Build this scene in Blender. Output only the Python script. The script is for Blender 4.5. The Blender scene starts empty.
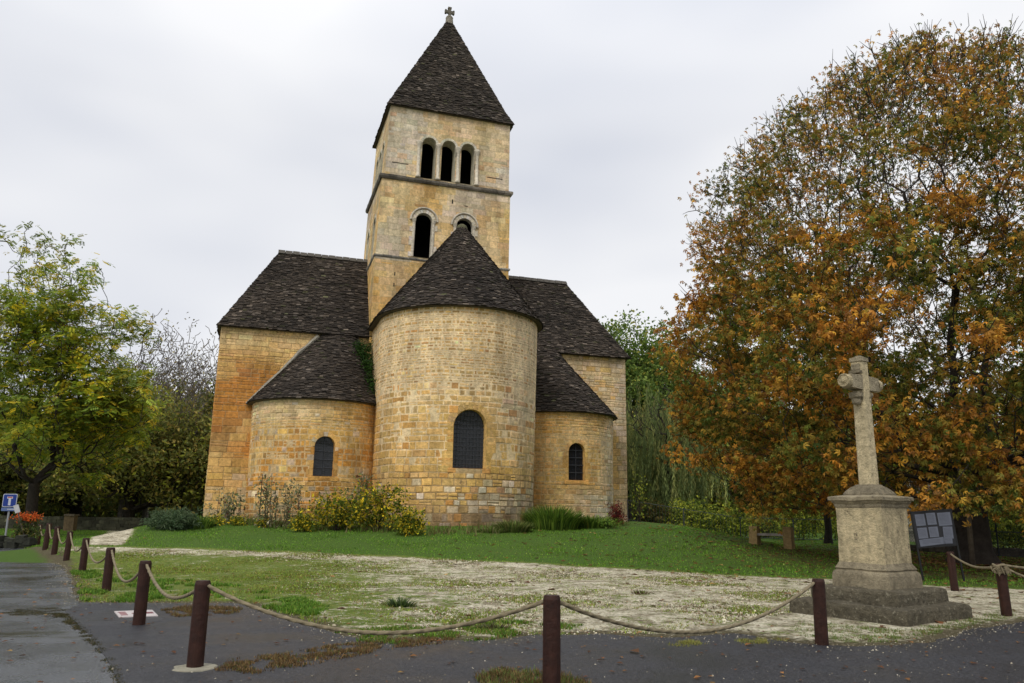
import bpy, math, random
import numpy as np
from mathutils import Vector, Matrix, noise as mnoise
random.seed(7); rng = np.random.default_rng(7)
PI = math.pi
scn = bpy.context.scene
COL = scn.collection
# ------------------------------------------------------------------ camera
W_, H_ = 1024, 683
FPX, HZ, ROLL, CAMZ = 775.0, 511.0, 0.015, 1.6
_p = math.atan((HZ - H_/2)/FPX); _r = math.atan(ROLL)
FW = np.array([0, math.cos(_p), math.sin(_p)])
_rt = np.array([1.0, 0, 0]); _up = np.cross(_rt, FW)
RT = math.cos(_r)*_rt + math.sin(_r)*_up
UP = -math.sin(_r)*_rt + math.cos(_r)*_up
CP = np.array([0, 0, CAMZ])
cam = bpy.data.cameras.new('camera'); camo = bpy.data.objects.new('camera', cam); COL.objects.link(camo)
cam.sensor_width = 36; cam.lens = 36*FPX/W_; cam.clip_start = 0.1; cam.clip_end = 6000
camo.matrix_world = Matrix(((RT[0], UP[0], -FW[0], 0), (RT[1], UP[1], -FW[1], 0), (RT[2], UP[2], -FW[2], CAMZ), (0, 0, 0, 1)))
scn.camera = camo
# ------------------------------------------------------------------ world, sun, exposure
SUN_EL, SUN_AZ = math.radians(48), math.radians(205)     # azimuth clockwise from +Y
w = bpy.data.worlds.new("World"); scn.world = w; w.use_nodes = True
nt = w.node_tree; N = nt.nodes; L = nt.links; N.clear()
out = N.new('ShaderNodeOutputWorld'); mixs = N.new('ShaderNodeMixShader')
sky = N.new('ShaderNodeTexSky'); sky.sky_type = 'NISHITA'; sky.sun_disc = False
sky.sun_elevation = SUN_EL; sky.sun_rotation = SUN_AZ
b1 = N.new('ShaderNodeBackground'); b1.inputs['Strength'].default_value = 0.1
b2 = N.new('ShaderNodeBackground'); b2.inputs['Strength'].default_value = 1.0
tc = N.new('ShaderNodeTexCoord'); mp_ = N.new('ShaderNodeMapping'); mp_.inputs['Scale'].default_value = (1.0, 1.0, 2.6)
nz = N.new('ShaderNodeTexNoise'); nz.inputs['Scale'].default_value = 1.35; nz.inputs['Detail'].default_value = 3; nz.inputs['Roughness'].default_value = 0.45
cr = N.new('ShaderNodeValToRGB')
cr.color_ramp.elements[0].position = 0.38; cr.color_ramp.elements[0].color = (0.68, 0.71, 0.79, 1)
cr.color_ramp.elements[1].position = 0.60; cr.color_ramp.elements[1].color = (0.94, 0.945, 0.965, 1)
sep = N.new('ShaderNodeSeparateXYZ'); mr = N.new('ShaderNodeMapRange')
mr.inputs['From Min'].default_value = 0.45; mr.inputs['From Max'].default_value = 1.0
mr.inputs['To Min'].default_value = 1.0; mr.inputs['To Max'].default_value = 1.5
L.new(tc.outputs['Generated'], mp_.inputs['Vector']); L.new(mp_.outputs[0], nz.inputs['Vector']); L.new(nz.outputs['Fac'], cr.inputs[0])
L.new(tc.outputs['Generated'], sep.inputs[0]); L.new(sep.outputs['Z'], mr.inputs['Value'])
L.new(cr.outputs[0], b2.inputs['Color']); L.new(mr.outputs[0], b2.inputs['Strength'])
L.new(sky.outputs[0], b1.inputs['Color']); mixs.inputs[0].default_value = 0.95
L.new(b1.outputs[0], mixs.inputs[1]); L.new(b2.outputs[0], mixs.inputs[2]); L.new(mixs.outputs[0], out.inputs[0])
sl = bpy.data.lights.new('sun', 'SUN'); sl.energy = 1.5; sl.angle = math.radians(22); sl.color = (1.0, 0.95, 0.87)
so = bpy.data.objects.new('sun', sl); COL.objects.link(so)
sd = Vector((math.sin(SUN_AZ)*math.cos(SUN_EL), math.cos(SUN_AZ)*math.cos(SUN_EL), math.sin(SUN_EL)))
so.rotation_euler = sd.to_track_quat('Z', 'Y').to_euler()
vs = scn.view_settings; vs.view_transform = 'Standard'; vs.look = 'None'; vs.exposure = 0.0; vs.gamma = 1.0
vs.use_curve_mapping = False
scn.cycles.max_bounces = 6; scn.cycles.transparent_max_bounces = 8

# ------------------------------------------------------------------ helpers
def lin(r, g, b):
    f = lambda c: (c/255/12.92) if c/255 <= 0.04045 else ((c/255+0.055)/1.055)**2.4
    return np.array([f(r), f(g), f(b)])
def sstep(a, b, x):
    t = np.clip((np.asarray(x, float)-a)/(b-a), 0, 1); return t*t*(3-2*t)
def n3(x, y, z=0.0): return mnoise.noise((x, y, z))
def mesh_obj(name, V, F, mat, parent=None, col=None, smooth=False):
    """V (n,3); F = array (m,k) or list of lists; col per vertex (n,3)."""
    me = bpy.data.meshes.new(name)
    V = np.asarray(V, dtype=np.float32)
    if isinstance(F, np.ndarray):
        m, k = F.shape
        me.vertices.add(len(V)); me.vertices.foreach_set('co', V.ravel())
        me.loops.add(m*k); me.loops.foreach_set('vertex_index', F.astype(np.int32).ravel())
        me.polygons.add(m); me.polygons.foreach_set('loop_start', np.arange(0, m*k, k, dtype=np.int32))
        me.update(calc_edges=True)
    else:
        me.from_pydata([tuple(map(float, q)) for q in V], [], F); me.update()
    if col is not None:
        a = me.color_attributes.new('col', 'FLOAT_COLOR', 'POINT')
        c = np.ones((len(V), 4), dtype=np.float32); c[:, :3] = col
        a.data.foreach_set('color', c.ravel())
    me.polygons.foreach_set('use_smooth', np.full(len(me.polygons), bool(smooth), dtype=bool))
    o = bpy.data.objects.new(name, me); COL.objects.link(o)
    if mat: me.materials.append(mat)
    if parent: o.parent = parent; o.matrix_parent_inverse = Matrix.Identity(4)
    return o
class MB:
    """mesh builder: pieces collected into ONE mesh"""
    def __init__(s): s.V = []; s.F = []; s.C = []; s.n = 0
    def add(s, V, F, c=(0.5, 0.5, 0.5)):
        V = np.asarray(V, float); s.V.append(V)
        s.F += [[i+s.n for i in f] for f in F]; s.n += len(V)
        c = np.asarray(c, float)
        s.C.append(np.tile(c, (len(V), 1)) if c.ndim == 1 else c)
    def box(s, c, size, M=None, col=(0.5, 0.5, 0.5), taper=1.0, jit=0):
        x, y, z = [q/2 for q in size]
        V = np.array([(-x, -y, -z), (x, -y, -z), (x, y, -z), (-x, y, -z), (-x*taper, -y*taper, z), (x*taper, -y*taper, z), (x*taper, y*taper, z), (-x*taper, y*taper, z)])
        if jit: V = V + rng.uniform(-jit, jit, V.shape)
        V = V + np.array(c)
        if M is not None: V = V @ np.array(M).T
        s.add(V, [[0, 3, 2, 1], [4, 5, 6, 7], [0, 1, 5, 4], [1, 2, 6, 5], [2, 3, 7, 6], [3, 0, 4, 7]], col)
    def tube(s, pts, rad, k=8, col=(0.5, 0.5, 0.5), cap=True):
        pts = [np.array(q, float) for q in pts]; n = len(pts)
        rad = [rad]*n if np.isscalar(rad) else rad
        V = []; prev = None
        for i, q in enumerate(pts):
            t = pts[min(i+1, n-1)]-pts[max(i-1, 0)]; t = t/(np.linalg.norm(t)+1e-9)
            if prev is None:
                a = np.array([0, 0, 1.0]) if abs(t[2]) < 0.9 else np.array([1.0, 0, 0])
                x = np.cross(a, t)
            else: x = prev - t*(prev@t)
            x = x/(np.linalg.norm(x)+1e-9); y = np.cross(t, x); prev = x
            for j in range(k):
                a = 2*PI*j/k; V.append(q+rad[i]*(math.cos(a)*x+math.sin(a)*y))
        F = [[i*k+j, i*k+(j+1) % k, (i+1)*k+(j+1) % k, (i+1)*k+j] for i in range(n-1) for j in range(k)]
        if cap: F += [list(range(k))[::-1], [(n-1)*k+j for j in range(k)]]
        s.add(V, F, col)
    def lathe(s, prof, k=16, c=(0, 0, 0), col=(0.5, 0.5, 0.5), ang=0.0):
        """prof: (r,z); 4 sides make a square moulding"""
        V = [(c[0]+r*math.cos(ang+2*PI*j/k), c[1]+r*math.sin(ang+2*PI*j/k), c[2]+z) for r, z in prof for j in range(k)]
        n = len(prof)
        F = [[i*k+j, i*k+(j+1) % k, (i+1)*k+(j+1) % k, (i+1)*k+j] for i in range(n-1) for j in range(k)]
        F += [list(range(k))[::-1], [(n-1)*k+j for j in range(k)]]
        s.add(V, F, col)
    def build(s, name, mat, parent=None, smooth=False):
        return mesh_obj(name, np.vstack(s.V), s.F, mat, parent, np.vstack(s.C), smooth)
lerp = lambda a, b, t: a+(b-a)*t
def tag(o, label=None, cat=None, group=None, kind=None):
    if label: o['label'] = label
    if cat: o['category'] = cat
    if group: o['group'] = group
    if kind: o['kind'] = kind
    return o
def empty(name, loc=(0, 0, 0), rz=0):
    o = bpy.data.objects.new(name, None); COL.objects.link(o); o.location = loc; o.rotation_euler.z = rz
    o.empty_display_size = 0.3
    return o
def copy_tree(o, parent=None):
    c = o.copy(); COL.objects.link(c); c.parent = parent
    for ch in list(o.children): copy_tree(ch, c)
    return c
# ------------------------------------------------------------------ materials
MATS = {}
def material(name, base=None, var=0.25, scale=6.0, rough=0.9, bump=0.3, bscale=25.0, bdist=0.01, trans=0.0, spec=0.3, metal=0.0, spot=None, gain=1.0, streak=False):
    m = bpy.data.materials.new(name); m.use_nodes = True; nt = m.node_tree; N = nt.nodes; L = nt.links
    bs = N['Principled BSDF']; o = N['Material Output']
    bs.inputs['Roughness'].default_value = rough; bs.inputs['Specular IOR Level'].default_value = spec
    bs.inputs['Metallic'].default_value = metal
    tc = N.new('ShaderNodeTexCoord')
    if base is None:
        a = N.new('ShaderNodeAttribute'); a.attribute_name = 'col'; csock = a.outputs['Color']
    else:
        a = N.new('ShaderNodeRGB'); a.outputs[0].default_value = (*base, 1); csock = a.outputs[0]
    if var > 0:
        nz = N.new('ShaderNodeTexNoise'); nz.inputs['Scale'].default_value = scale; nz.inputs['Detail'].default_value = 6; nz.inputs['Roughness'].default_value = 0.65
        L.new(tc.outputs['Object'], nz.inputs['Vector'])
        mr = N.new('ShaderNodeMapRange'); mr.inputs['From Min'].default_value = 0.3; mr.inputs['From Max'].default_value = 0.7
        mr.inputs['To Min'].default_value = (1-var)*gain; mr.inputs['To Max'].default_value = (1+var)*gain
        L.new(nz.outputs['Fac'], mr.inputs['Value'])
        mul = N.new('ShaderNodeVectorMath'); mul.operation = 'SCALE'
        L.new(csock, mul.inputs[0]); L.new(mr.outputs[0], mul.inputs['Scale']); csock = mul.outputs[0]
    if streak:   # rain streaks and damp bands that belong to the old stone
        mpn = N.new('ShaderNodeMapping'); mpn.inputs['Scale'].default_value = (1.5, 1.5, 0.28); L.new(tc.outputs['Object'], mpn.inputs['Vector'])
        ns = N.new('ShaderNodeTexNoise'); ns.inputs['Scale'].default_value = 1.0; ns.inputs['Detail'].default_value = 7; ns.inputs['Roughness'].default_value = 0.72; L.new(mpn.outputs[0], ns.inputs['Vector'])
        m3 = N.new('ShaderNodeMapRange'); m3.inputs['From Min'].default_value = 0.40; m3.inputs['From Max'].default_value = 0.68; m3.inputs['To Min'].default_value = 1.08; m3.inputs['To Max'].default_value = 0.66
        L.new(ns.outputs['Fac'], m3.inputs['Value']); mu = N.new('ShaderNodeVectorMath'); mu.operation = 'SCALE'; L.new(csock, mu.inputs[0]); L.new(m3.outputs[0], mu.inputs['Scale']); csock = mu.outputs[0]
    if spot:   # (colour, scale, threshold, width): lichen, stains
        c2, sc2, th, wd = spot
        n2 = N.new('ShaderNodeTexNoise'); n2.inputs['Scale'].default_value = sc2; n2.inputs['Detail'].default_value = 9; n2.inputs['Roughness'].default_value = 0.8
        L.new(tc.outputs['Object'], n2.inputs['Vector'])
        m2 = N.new('ShaderNodeMapRange'); m2.inputs['From Min'].default_value = th; m2.inputs['From Max'].default_value = th+wd
        L.new(n2.outputs['Fac'], m2.inputs['Value'])
        mx = N.new('ShaderNodeMix'); mx.data_type = 'RGBA'
        L.new(m2.outputs[0], mx.inputs[0]); L.new(csock, mx.inputs[6]); mx.inputs[7].default_value = (*c2, 1); csock = mx.outputs[2]
    L.new(csock, bs.inputs['Base Color'])
    if bump > 0:
        nb = N.new('ShaderNodeTexNoise'); nb.inputs['Scale'].default_value = bscale; nb.inputs['Detail'].default_value = 6; nb.inputs['Roughness'].default_value = 0.7
        L.new(tc.outputs['Object'], nb.inputs['Vector'])
        bp = N.new('ShaderNodeBump'); bp.inputs['Strength'].default_value = bump; bp.inputs['Distance'].default_value = bdist*4
        L.new(nb.outputs['Fac'], bp.inputs['Height']); L.new(bp.outputs[0], bs.inputs['Normal'])
    if trans > 0:
        tr = N.new('ShaderNodeBsdfTranslucent'); L.new(csock, tr.inputs['Color'])
        ms = N.new('ShaderNodeMixShader'); ms.inputs[0].default_value = trans
        L.new(bs.outputs[0], ms.inputs[1]); L.new(tr.outputs[0], ms.inputs[2]); L.new(ms.outputs[0], o.inputs[0])
    return m
M_STONE = material('masonry', None, 0.3, 7.0, 0.95, 0.8, 16, 0.014, spot=((0.16, 0.13, 0.10), 2.6, 0.64, 0.07), streak=True, gain=1.1)
M_LAUZE = material('stone_slate', None, 0.35, 9.0, 0.9, 0.5, 30, 0.01, spot=((0.20, 0.20, 0.17), 9, 0.66, 0.05))
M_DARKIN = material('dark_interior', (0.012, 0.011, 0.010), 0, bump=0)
M_GLASS = material('leaded_glass', (0.014, 0.016, 0.020), 0.4, 6, 0.25, 0.5, 9, 0.004, spec=0.5)
M_IRON = material('old_iron', (0.055, 0.06, 0.07), 0.3, 12, 0.6, 0.2)
M_LEAF = material('foliage', None, 0.15, 3.0, 0.6, 0, trans=0.35, spec=0.2, gain=1.5)
M_BARK = material('bark', None, 0.4, 5.0, 0.95, 1.0, 12, 0.02)
M_POST = material('stained_post_wood', None, 0.45, 9.0, 0.55, 0.7, 22, 0.004, spec=0.25, spot=((0.13, 0.055, 0.02), 7, 0.70, 0.04))
M_ROPE = material('weathered_rope', (0.20, 0.165, 0.10), 0.35, 20.0, 0.9, 0.4, 120, 0.003)
M_CROSS = material('weathered_limestone', None, 0.35, 9.0, 0.95, 1.0, 26, 0.016, spot=((0.085, 0.072, 0.048), 7, 0.555, 0.13), streak=True, gain=1.12)
M_STEP = material('lichened_step_stone', None, 0.4, 9.0, 0.95, 1.0, 20, 0.02, spot=((0.30, 0.27, 0.19), 13, 0.555, 0.06))
M_PLAIN = material('painted', None, 0.1, 8.0, 0.5, 0.1)
M_CONC = material('concrete', None, 0.2, 8.0, 0.95, 0.5)
M_WOOD = material('old_wood', None, 0.35, 6.0, 0.85, 0.6)
# ------------------------------------------------------------------ church frame and terrain
AL = math.radians(18)
O_ = np.array([-3.4436, 40.0, 0.0])
EU = np.array([math.cos(AL), math.sin(AL), 0]); EV = np.array([-math.sin(AL), math.cos(AL), 0])
def P(u, v, z): return O_+u*EU+v*EV+np.array([0, 0, z])
def hgt(x, y):
    x = np.asarray(x, float); y = np.asarray(y, float)
    k = sstep(-18.0, -14.2, x)*(1-0.80*sstep(6.8, 13.5, x))
    h = 1.12*sstep(20.5, 38.5, y)*k
    far = sstep(60, 140, y); h = h*(1-far)+far*0.6
    h = h - 0.35*sstep(11, 16, x)*sstep(24, 34, y)*0
    return h
def px(x, y, z=None):
    """point on the ground seen at pixel (x, y) of the photograph: used once, to survey positions"""
    d = FW+RT*((x-W_/2)/FPX)-UP*((y-H_/2)/FPX)
    if z is not None:
        t = (z-CAMZ)/d[2]; return CP+t*d
    t = 3.0
    while t < 400:
        q = CP+t*d
        if q[2] <= hgt(q[0], q[1]): return np.array([q[0], q[1], float(hgt(q[0], q[1]))])
        t += 0.04
    return q
def pxd(x, dist, y=520):
    """ground point in the image column x at depth dist"""
    d = FW+RT*((x-W_/2)/FPX)-UP*((y-H_/2)/FPX)
    q = CP+d*(dist/d[1]); q[2] = float(hgt(q[0], q[1])); return q
def inpoly(X, Y, poly):
    c = np.zeros(X.shape, bool); n = len(poly); j = n-1
    for i in range(n):
        xi, yi = poly[i][:2]; xj, yj = poly[j][:2]
        t = ((yi > Y) != (yj > Y)) & (X < (xj-xi)*(Y-yi)/(yj-yi+1e-12)+xi); c ^= t; j = i
    return c
def polydist(X, Y, poly, closed=True):
    D = np.full(X.shape, 1e9); n = len(poly)
    for i in range(n if closed else n-1):
        a = np.array(poly[i][:2]); b = np.array(poly[(i+1) % n][:2]); ab = b-a
        t = np.clip(((X-a[0])*ab[0]+(Y-a[1])*ab[1])/(ab@ab+1e-9), 0, 1)
        D = np.minimum(D, np.hypot(X-a[0]-t*ab[0], Y-a[1]-t*ab[1]))
    return D
EDGE_PX = [(-60, 540), (0, 543.5), (30, 549), (58, 561), (70, 578), (78, 603), (150, 603.5), (240, 604), (264, 610), (300, 621), (335, 634), (360, 641), (420, 641), (500, 640), (544, 635), (597, 634), (664, 638), (735, 634), (790, 643), (860, 648), (930, 643), (972, 630), (1024, 622), (1120, 612)]
EDGE = [px(a, b, 0.0)[:2] for a, b in EDGE_PX]
ROADPOLY = [(-60, EDGE[0][1]-2)]+[tuple(e) for e in EDGE]+[(60, EDGE[-1][1]-1), (60, -40), (-60, -40)]
GR_TOP = [px(a, b)[:2] for a, b in [(60, 546), (120, 546), (300, 551), (500, 561), (700, 572), (840, 580), (1024, 590), (1200, 596)]]
GRAVPOLY = [tuple(q) for q in GR_TOP]+[(14, 4), (-2, 6), (-6, 9)]
PATHPOLY = [tuple(px(a, b)[:2]) for a, b in [(88, 545), (104, 534), (118, 527), (142, 526), (132, 534), (122, 546)]]
def axis(a0, a1, st, ext):
    c = list(np.arange(a0, a1+1e-6, st)); s = st; v = c[-1]
    while v < ext: s *= 1.25; v += s; c.append(v)
    s = st; v = c[0]; lo = []
    while v > -ext: s *= 1.25; v -= s; lo.append(v)
    return np.array(lo[::-1]+c)
xs = axis(-24, 24, 0.16, 3000); ys = axis(4, 42, 0.16, 3000)
X, Y = np.meshgrid(xs, ys)
Z = hgt(X, Y)
und = np.sin(X*1.3+np.sin(Y*.9))*np.sin(Y*1.1+np.cos(X*.7))
inr = inpoly(X, Y, ROADPOLY)
de = polydist(X, Y, ROADPOLY)
Z = Z+np.where(inr, 0, 0.018*und*np.clip(de/1.0, 0, 1)+0.012*np.clip(de/0.3, 0, 1))
Z = np.where(inr, Z-0.03*np.clip(de/0.15, 0, 1), Z)
near_g = inpoly(X, Y, GRAVPOLY); dg = polydist(X, Y, GR_TOP, False)
# how much of the surface is bare gravel, how much leaf litter lies on it
g_right = sstep(-5.0, 1.0, X+0.25*(Y-14))
band = np.exp(-((dg-1.0)/1.1)**2)
grav = np.where(near_g, np.clip(0.34+0.31*g_right, 0, 1), 0.0)
grav = np.where(near_g, np.maximum(grav, 0.72*band), 0)*np.clip(dg/0.5, 0, 1)
grav = np.where(inpoly(X, Y, PATHPOLY), 1.0, grav)
dpath = polydist(X, Y, PATHPOLY); 
TREE0 = pxd(970, 27.5)
dt = np.hypot(X-TREE0[0], Y-TREE0[1])
lit = np.clip(1.1-dt/12.5, 0, 1)
edge_d = np.exp(-(de/0.35)**2)
attr = np.stack([grav.ravel(), lit.ravel(), edge_d.ravel()], 1)
ny, nx = X.shape
idx = np.arange(ny*nx).reshape(ny, nx)
Fq = np.stack([idx[:-1, :-1].ravel(), idx[:-1, 1:].ravel(), idx[1:, 1:].ravel(), idx[1:, :-1].ravel()], 1)
def ground_mat():
    m = bpy.data.materials.new('lawn_and_gravel'); m.use_nodes = True; nt = m.node_tree; N = nt.nodes; L = nt.links
    bs = N['Principled BSDF']; bs.inputs['Roughness'].default_value = 0.9; bs.inputs['Specular IOR Level'].default_value = 0.2
    at = N.new('ShaderNodeAttribute'); at.attribute_name = 'col'; sp = N.new('ShaderNodeSeparateColor'); L.new(at.outputs['Color'], sp.inputs[0])
    tc = N.new('ShaderNodeTexCoord')
    def noise(sc, det=6, ro=0.6):
        n = N.new('ShaderNodeTexNoise'); n.inputs['Scale'].default_value = sc; n.inputs['Detail'].default_value = det; n.inputs['Roughness'].default_value = ro
        L.new(tc.outputs['Object'], n.inputs['Vector']); return n.outputs['Fac']
    def ramp(s, els):
        r = N.new('ShaderNodeValToRGB'); L.new(s, r.inputs[0])
        while len(r.color_ramp.elements) < len(els): r.color_ramp.elements.new(0.5)
        for e, (p_, c_) in zip(r.color_ramp.elements, els): e.position = p_; e.color = (*c_, 1)
        return r.outputs[0]
    def mth(op, a, b, clamp=False):
        n = N.new('ShaderNodeMath'); n.operation = op; n.use_clamp = clamp
        for i, q in enumerate((a, b)):
            if isinstance(q, (int, float)): n.inputs[i].default_value = q
            else: L.new(q, n.inputs[i])
        return n.outputs[0]
    def mix(f, a, b):
        n = N.new('ShaderNodeMix'); n.data_type = 'RGBA'
        L.new(f, n.inputs[0])
        for i, q in ((6, a), (7, b)): L.new(q, n.inputs[i])
        return n.outputs[2]
    grass = mix(noise(0.5, 3), ramp(noise(26, 8, 0.8), [(0.3, (0.025, 0.060, 0.008)), (0.5, (0.055, 0.125, 0.015)), (0.72, (0.12, 0.21, 0.03))]),
                ramp(noise(17, 8, 0.8), [(0.3, (0.035, 0.065, 0.008)), (0.5, (0.08, 0.14, 0.018)), (0.75, (0.18, 0.20, 0.04))]))
    # patchy weeds inside the gravel yard
    weed = ramp(noise(6, 10, 0.85), [(0.3, (0.035, 0.07, 0.010)), (0.48, (0.12, 0.18, 0.025)), (0.64, (0.27, 0.26, 0.07)), (0.75, (0.20, 0.09, 0.04))])
    vor = N.new('ShaderNodeTexVoronoi'); vor.inputs['Scale'].default_value = 28; L.new(tc.outputs['Object'], vor.inputs['Vector'])
    peb = ramp(vor.outputs['Color'], [(0.1, (0.22, 0.17, 0.10)), (0.3, (0.58, 0.52, 0.36)), (0.9, (0.82, 0.77, 0.61))])
    peb2 = mix(ramp(noise(2.2, 6, 0.7), [(0.45, (0, 0, 0)), (0.62, (1, 1, 1))]), peb, ramp(vor.outputs['Color'], [(0.1, (0.12, 0.10, 0.06)), (0.9, (0.38, 0.32, 0.21))]))
    s = mth('ADD', mth('MULTIPLY', noise(1.3, 4), 0.28), mth('ADD', mth('MULTIPLY', noise(5, 6, 0.8), 0.42), mth('MULTIPLY', noise(17, 8, 0.9), 0.30)))
    s = mth('ADD', mth('MULTIPLY', mth('SUBTRACT', s, 0.5), 3.0), 0.5)
    th = mth('SUBTRACT', sp.outputs[0], s)
    gm = mth('MULTIPLY', mth('ADD', th, 0.03), 11.0, True)
    c = mix(gm, weed, peb2)
    isg = mth('MULTIPLY', sp.outputs[0], 6.0, True)
    c = mix(isg, grass, c)
    # fallen leaves and bare soil near the big tree
    lm = mth('MULTIPLY', mth('SUBTRACT', mth('ADD', noise(11, 6, 0.8), mth('MULTIPLY', sp.outputs[1], 0.45)), 0.68), 7, True)
    soil = ramp(noise(30, 4), [(0.3, (0.035, 0.022, 0.012)), (0.5, (0.09, 0.05, 0.022)), (0.7, (0.20, 0.10, 0.035))])
    c = mix(lm, c, soil)
    em = mth('MULTIPLY', mth('SUBTRACT', mth('ADD', noise(7, 6, 0.8), mth('MULTIPLY', sp.outputs[2], 0.4)), 0.62), 6, True)
    c = mix(em, c, ramp(noise(22, 4), [(0.3, (0.05, 0.045, 0.02)), (0.7, (0.17, 0.14, 0.08))]))
    L.new(c, bs.inputs['Base Color'])
    bp = N.new('ShaderNodeBump'); bp.inputs['Strength'].default_value = 0.9; bp.inputs['Distance'].default_value = 0.06
    L.new(noise(22, 8, 0.85), bp.inputs['Height']); L.new(bp.outputs[0], bs.inputs['Normal'])
    return m
gnd = mesh_obj('ground', np.stack([X.ravel(), Y.ravel(), Z.ravel()], 1), Fq, ground_mat(), None, attr, True)
tag(gnd, 'green lawn and weedy gravel yard in front of the church', kind='structure')

def asphalt_mat(name, c0, c1, wet, moss, bmp=0.8):
    m = bpy.data.materials.new(name); m.use_nodes = True; nt = m.node_tree; N = nt.nodes; L = nt.links
    bs = N['Principled BSDF']; tc = N.new('ShaderNodeTexCoord')
    def noise(sc, det=6, ro=0.6, stretch=None):
        n = N.new('ShaderNodeTexNoise'); n.inputs['Scale'].default_value = sc; n.inputs['Detail'].default_value = det; n.inputs['Roughness'].default_value = ro
        v = tc.outputs['Object']
        if stretch:
            mpn = N.new('ShaderNodeMapping'); mpn.inputs['Scale'].default_value = stretch; L.new(v, mpn.inputs['Vector']); v = mpn.outputs[0]
        L.new(v, n.inputs['Vector']); return n.outputs['Fac']
    def ramp(s, els):
        r = N.new('ShaderNodeValToRGB'); L.new(s, r.inputs[0])
        while len(r.color_ramp.elements) < len(els): r.color_ramp.elements.new(0.5)
        for e, (p_, c_) in zip(r.color_ramp.elements, els): e.position = p_; e.color = (*c_, 1)
        return r.outputs[0]
    g = ramp(noise(38, 4, 0.85), [(0.42, c0), (0.62, c1)])
    vor = N.new('ShaderNodeTexVoronoi'); vor.inputs['Scale'].default_value = 16; L.new(tc.outputs['Object'], vor.inputs['Vector'])
    sp = ramp(vor.outputs['Distance'], [(0.08, (1, 1, 1)), (0.11, (0, 0, 0))])
    sel = ramp(noise(1.1, 5, 0.7), [(0.5, (0, 0, 0)), (0.66, (1, 1, 1))])
    mu = N.new('ShaderNodeMath'); mu.operation = 'MULTIPLY'; L.new(sp, mu.inputs[0]); L.new(sel, mu.inputs[1])
    mx = N.new('ShaderNodeMix'); mx.data_type = 'RGBA'; L.new(mu.outputs[0], mx.inputs[0]); L.new(g, mx.inputs[6]); mx.inputs[7].default_value = (0.36, 0.33, 0.25, 1)
    c = mx.outputs[2]
    mm = ramp(noise(0.5, 7, 0.72, (0.5, 1.6, 1)), [(moss, (0, 0, 0)), (moss+0.07, (1, 1, 1))])
    mx2 = N.new('ShaderNodeMix'); mx2.data_type = 'RGBA'; L.new(mm, mx2.inputs[0]); L.new(c, mx2.inputs[6]); mx2.inputs[7].default_value = (0.028, 0.027, 0.014, 1)
    L.new(mx2.outputs[2], bs.inputs['Base Color'])
    wr = N.new('ShaderNodeMapRange'); wr.inputs['From Min'].default_value = 0.38; wr.inputs['From Max'].default_value = 0.62
    wr.inputs['To Min'].default_value = wet; wr.inputs['To Max'].default_value = wet+0.28
    L.new(noise(0.8, 5, 0.6), wr.inputs['Value']); L.new(wr.outputs[0], bs.inputs['Roughness'])
    bs.inputs['Specular IOR Level'].default_value = 0.42
    bp = N.new('ShaderNodeBump'); bp.inputs['Strength'].default_value = bmp; bp.inputs['Distance'].default_value = 0.02
    L.new(noise(75, 3, 0.7), bp.inputs['Height']); L.new(bp.outputs[0], bs.inputs['Normal'])
    return m
def ragged(pts, step, amp, seed):
    o = []
    for i in range(len(pts)-1):
        a = np.array(pts[i][:2], float); b = np.array(pts[i+1][:2], float); n = max(1, int(np.linalg.norm(b-a)/step))
        nrm = np.array([-(b-a)[1], (b-a)[0]])/(np.linalg.norm(b-a)+1e-9)
        for k in range(n):
            q = a+(b-a)*k/n; q = q+nrm*amp*(n3(q[0]*1.7, q[1]*1.7, seed)+0.7*n3(q[0]*6, q[1]*6, seed+3)); o.append(q)
    o.append(np.array(pts[-1][:2])); return o
def flat_sheet(name, poly, z, mat, parent=None):
    from mathutils.geometry import tessellate_polygon
    V = [(float(q[0]), float(q[1]), z) for q in poly]
    T = []
    for t in tessellate_polygon([[Vector(q) for q in V]]):
        a, b, c = [Vector(V[i]) for i in t]
        T.append(t if (b-a).cross(c-a).z > 0 else t[::-1])
    me = bpy.data.meshes.new(name); me.from_pydata(V, [], T)
    me.materials.append(mat); o = bpy.data.objects.new(name, me); COL.objects.link(o)
    return o
ed = ragged([ROADPOLY[0]]+[tuple(e) for e in EDGE]+[(30, EDGE[-1][1]-1)], 0.12, 0.10, 5)
road = flat_sheet('road', ed+[(60, -40), (-60, -40)], 0.004, asphalt_mat('old_wet_asphalt', (0.045, 0.048, 0.055), (0.135, 0.14, 0.15), 0.10, 0.57, 0.22))
tag(road, 'older wet grey road with mossy cracks at the left', kind='structure')
SEAM = [px(a, b, 0)[:2] for a, b in [(80, 604.5), (64, 612), (78, 625), (97, 645), (110, 665), (122, 690)]]
e2 = [q for q in ragged([tuple(e) for e in EDGE[5:]]+[(30, EDGE[-1][1]-1)], 0.12, 0.10, 5)]
pave = flat_sheet('pavement', e2+[(60, -40), (-3.4, -40), (-3.4, 4)]+ragged([tuple(q) for q in SEAM[::-1]], 0.1, 0.03, 9), 0.009, asphalt_mat('dark_new_asphalt', (0.009, 0.010, 0.013), (0.058, 0.059, 0.067), 0.30, 0.80))
tag(pave, 'newer dark asphalt strip along the rope fence', kind='structure')

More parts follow.
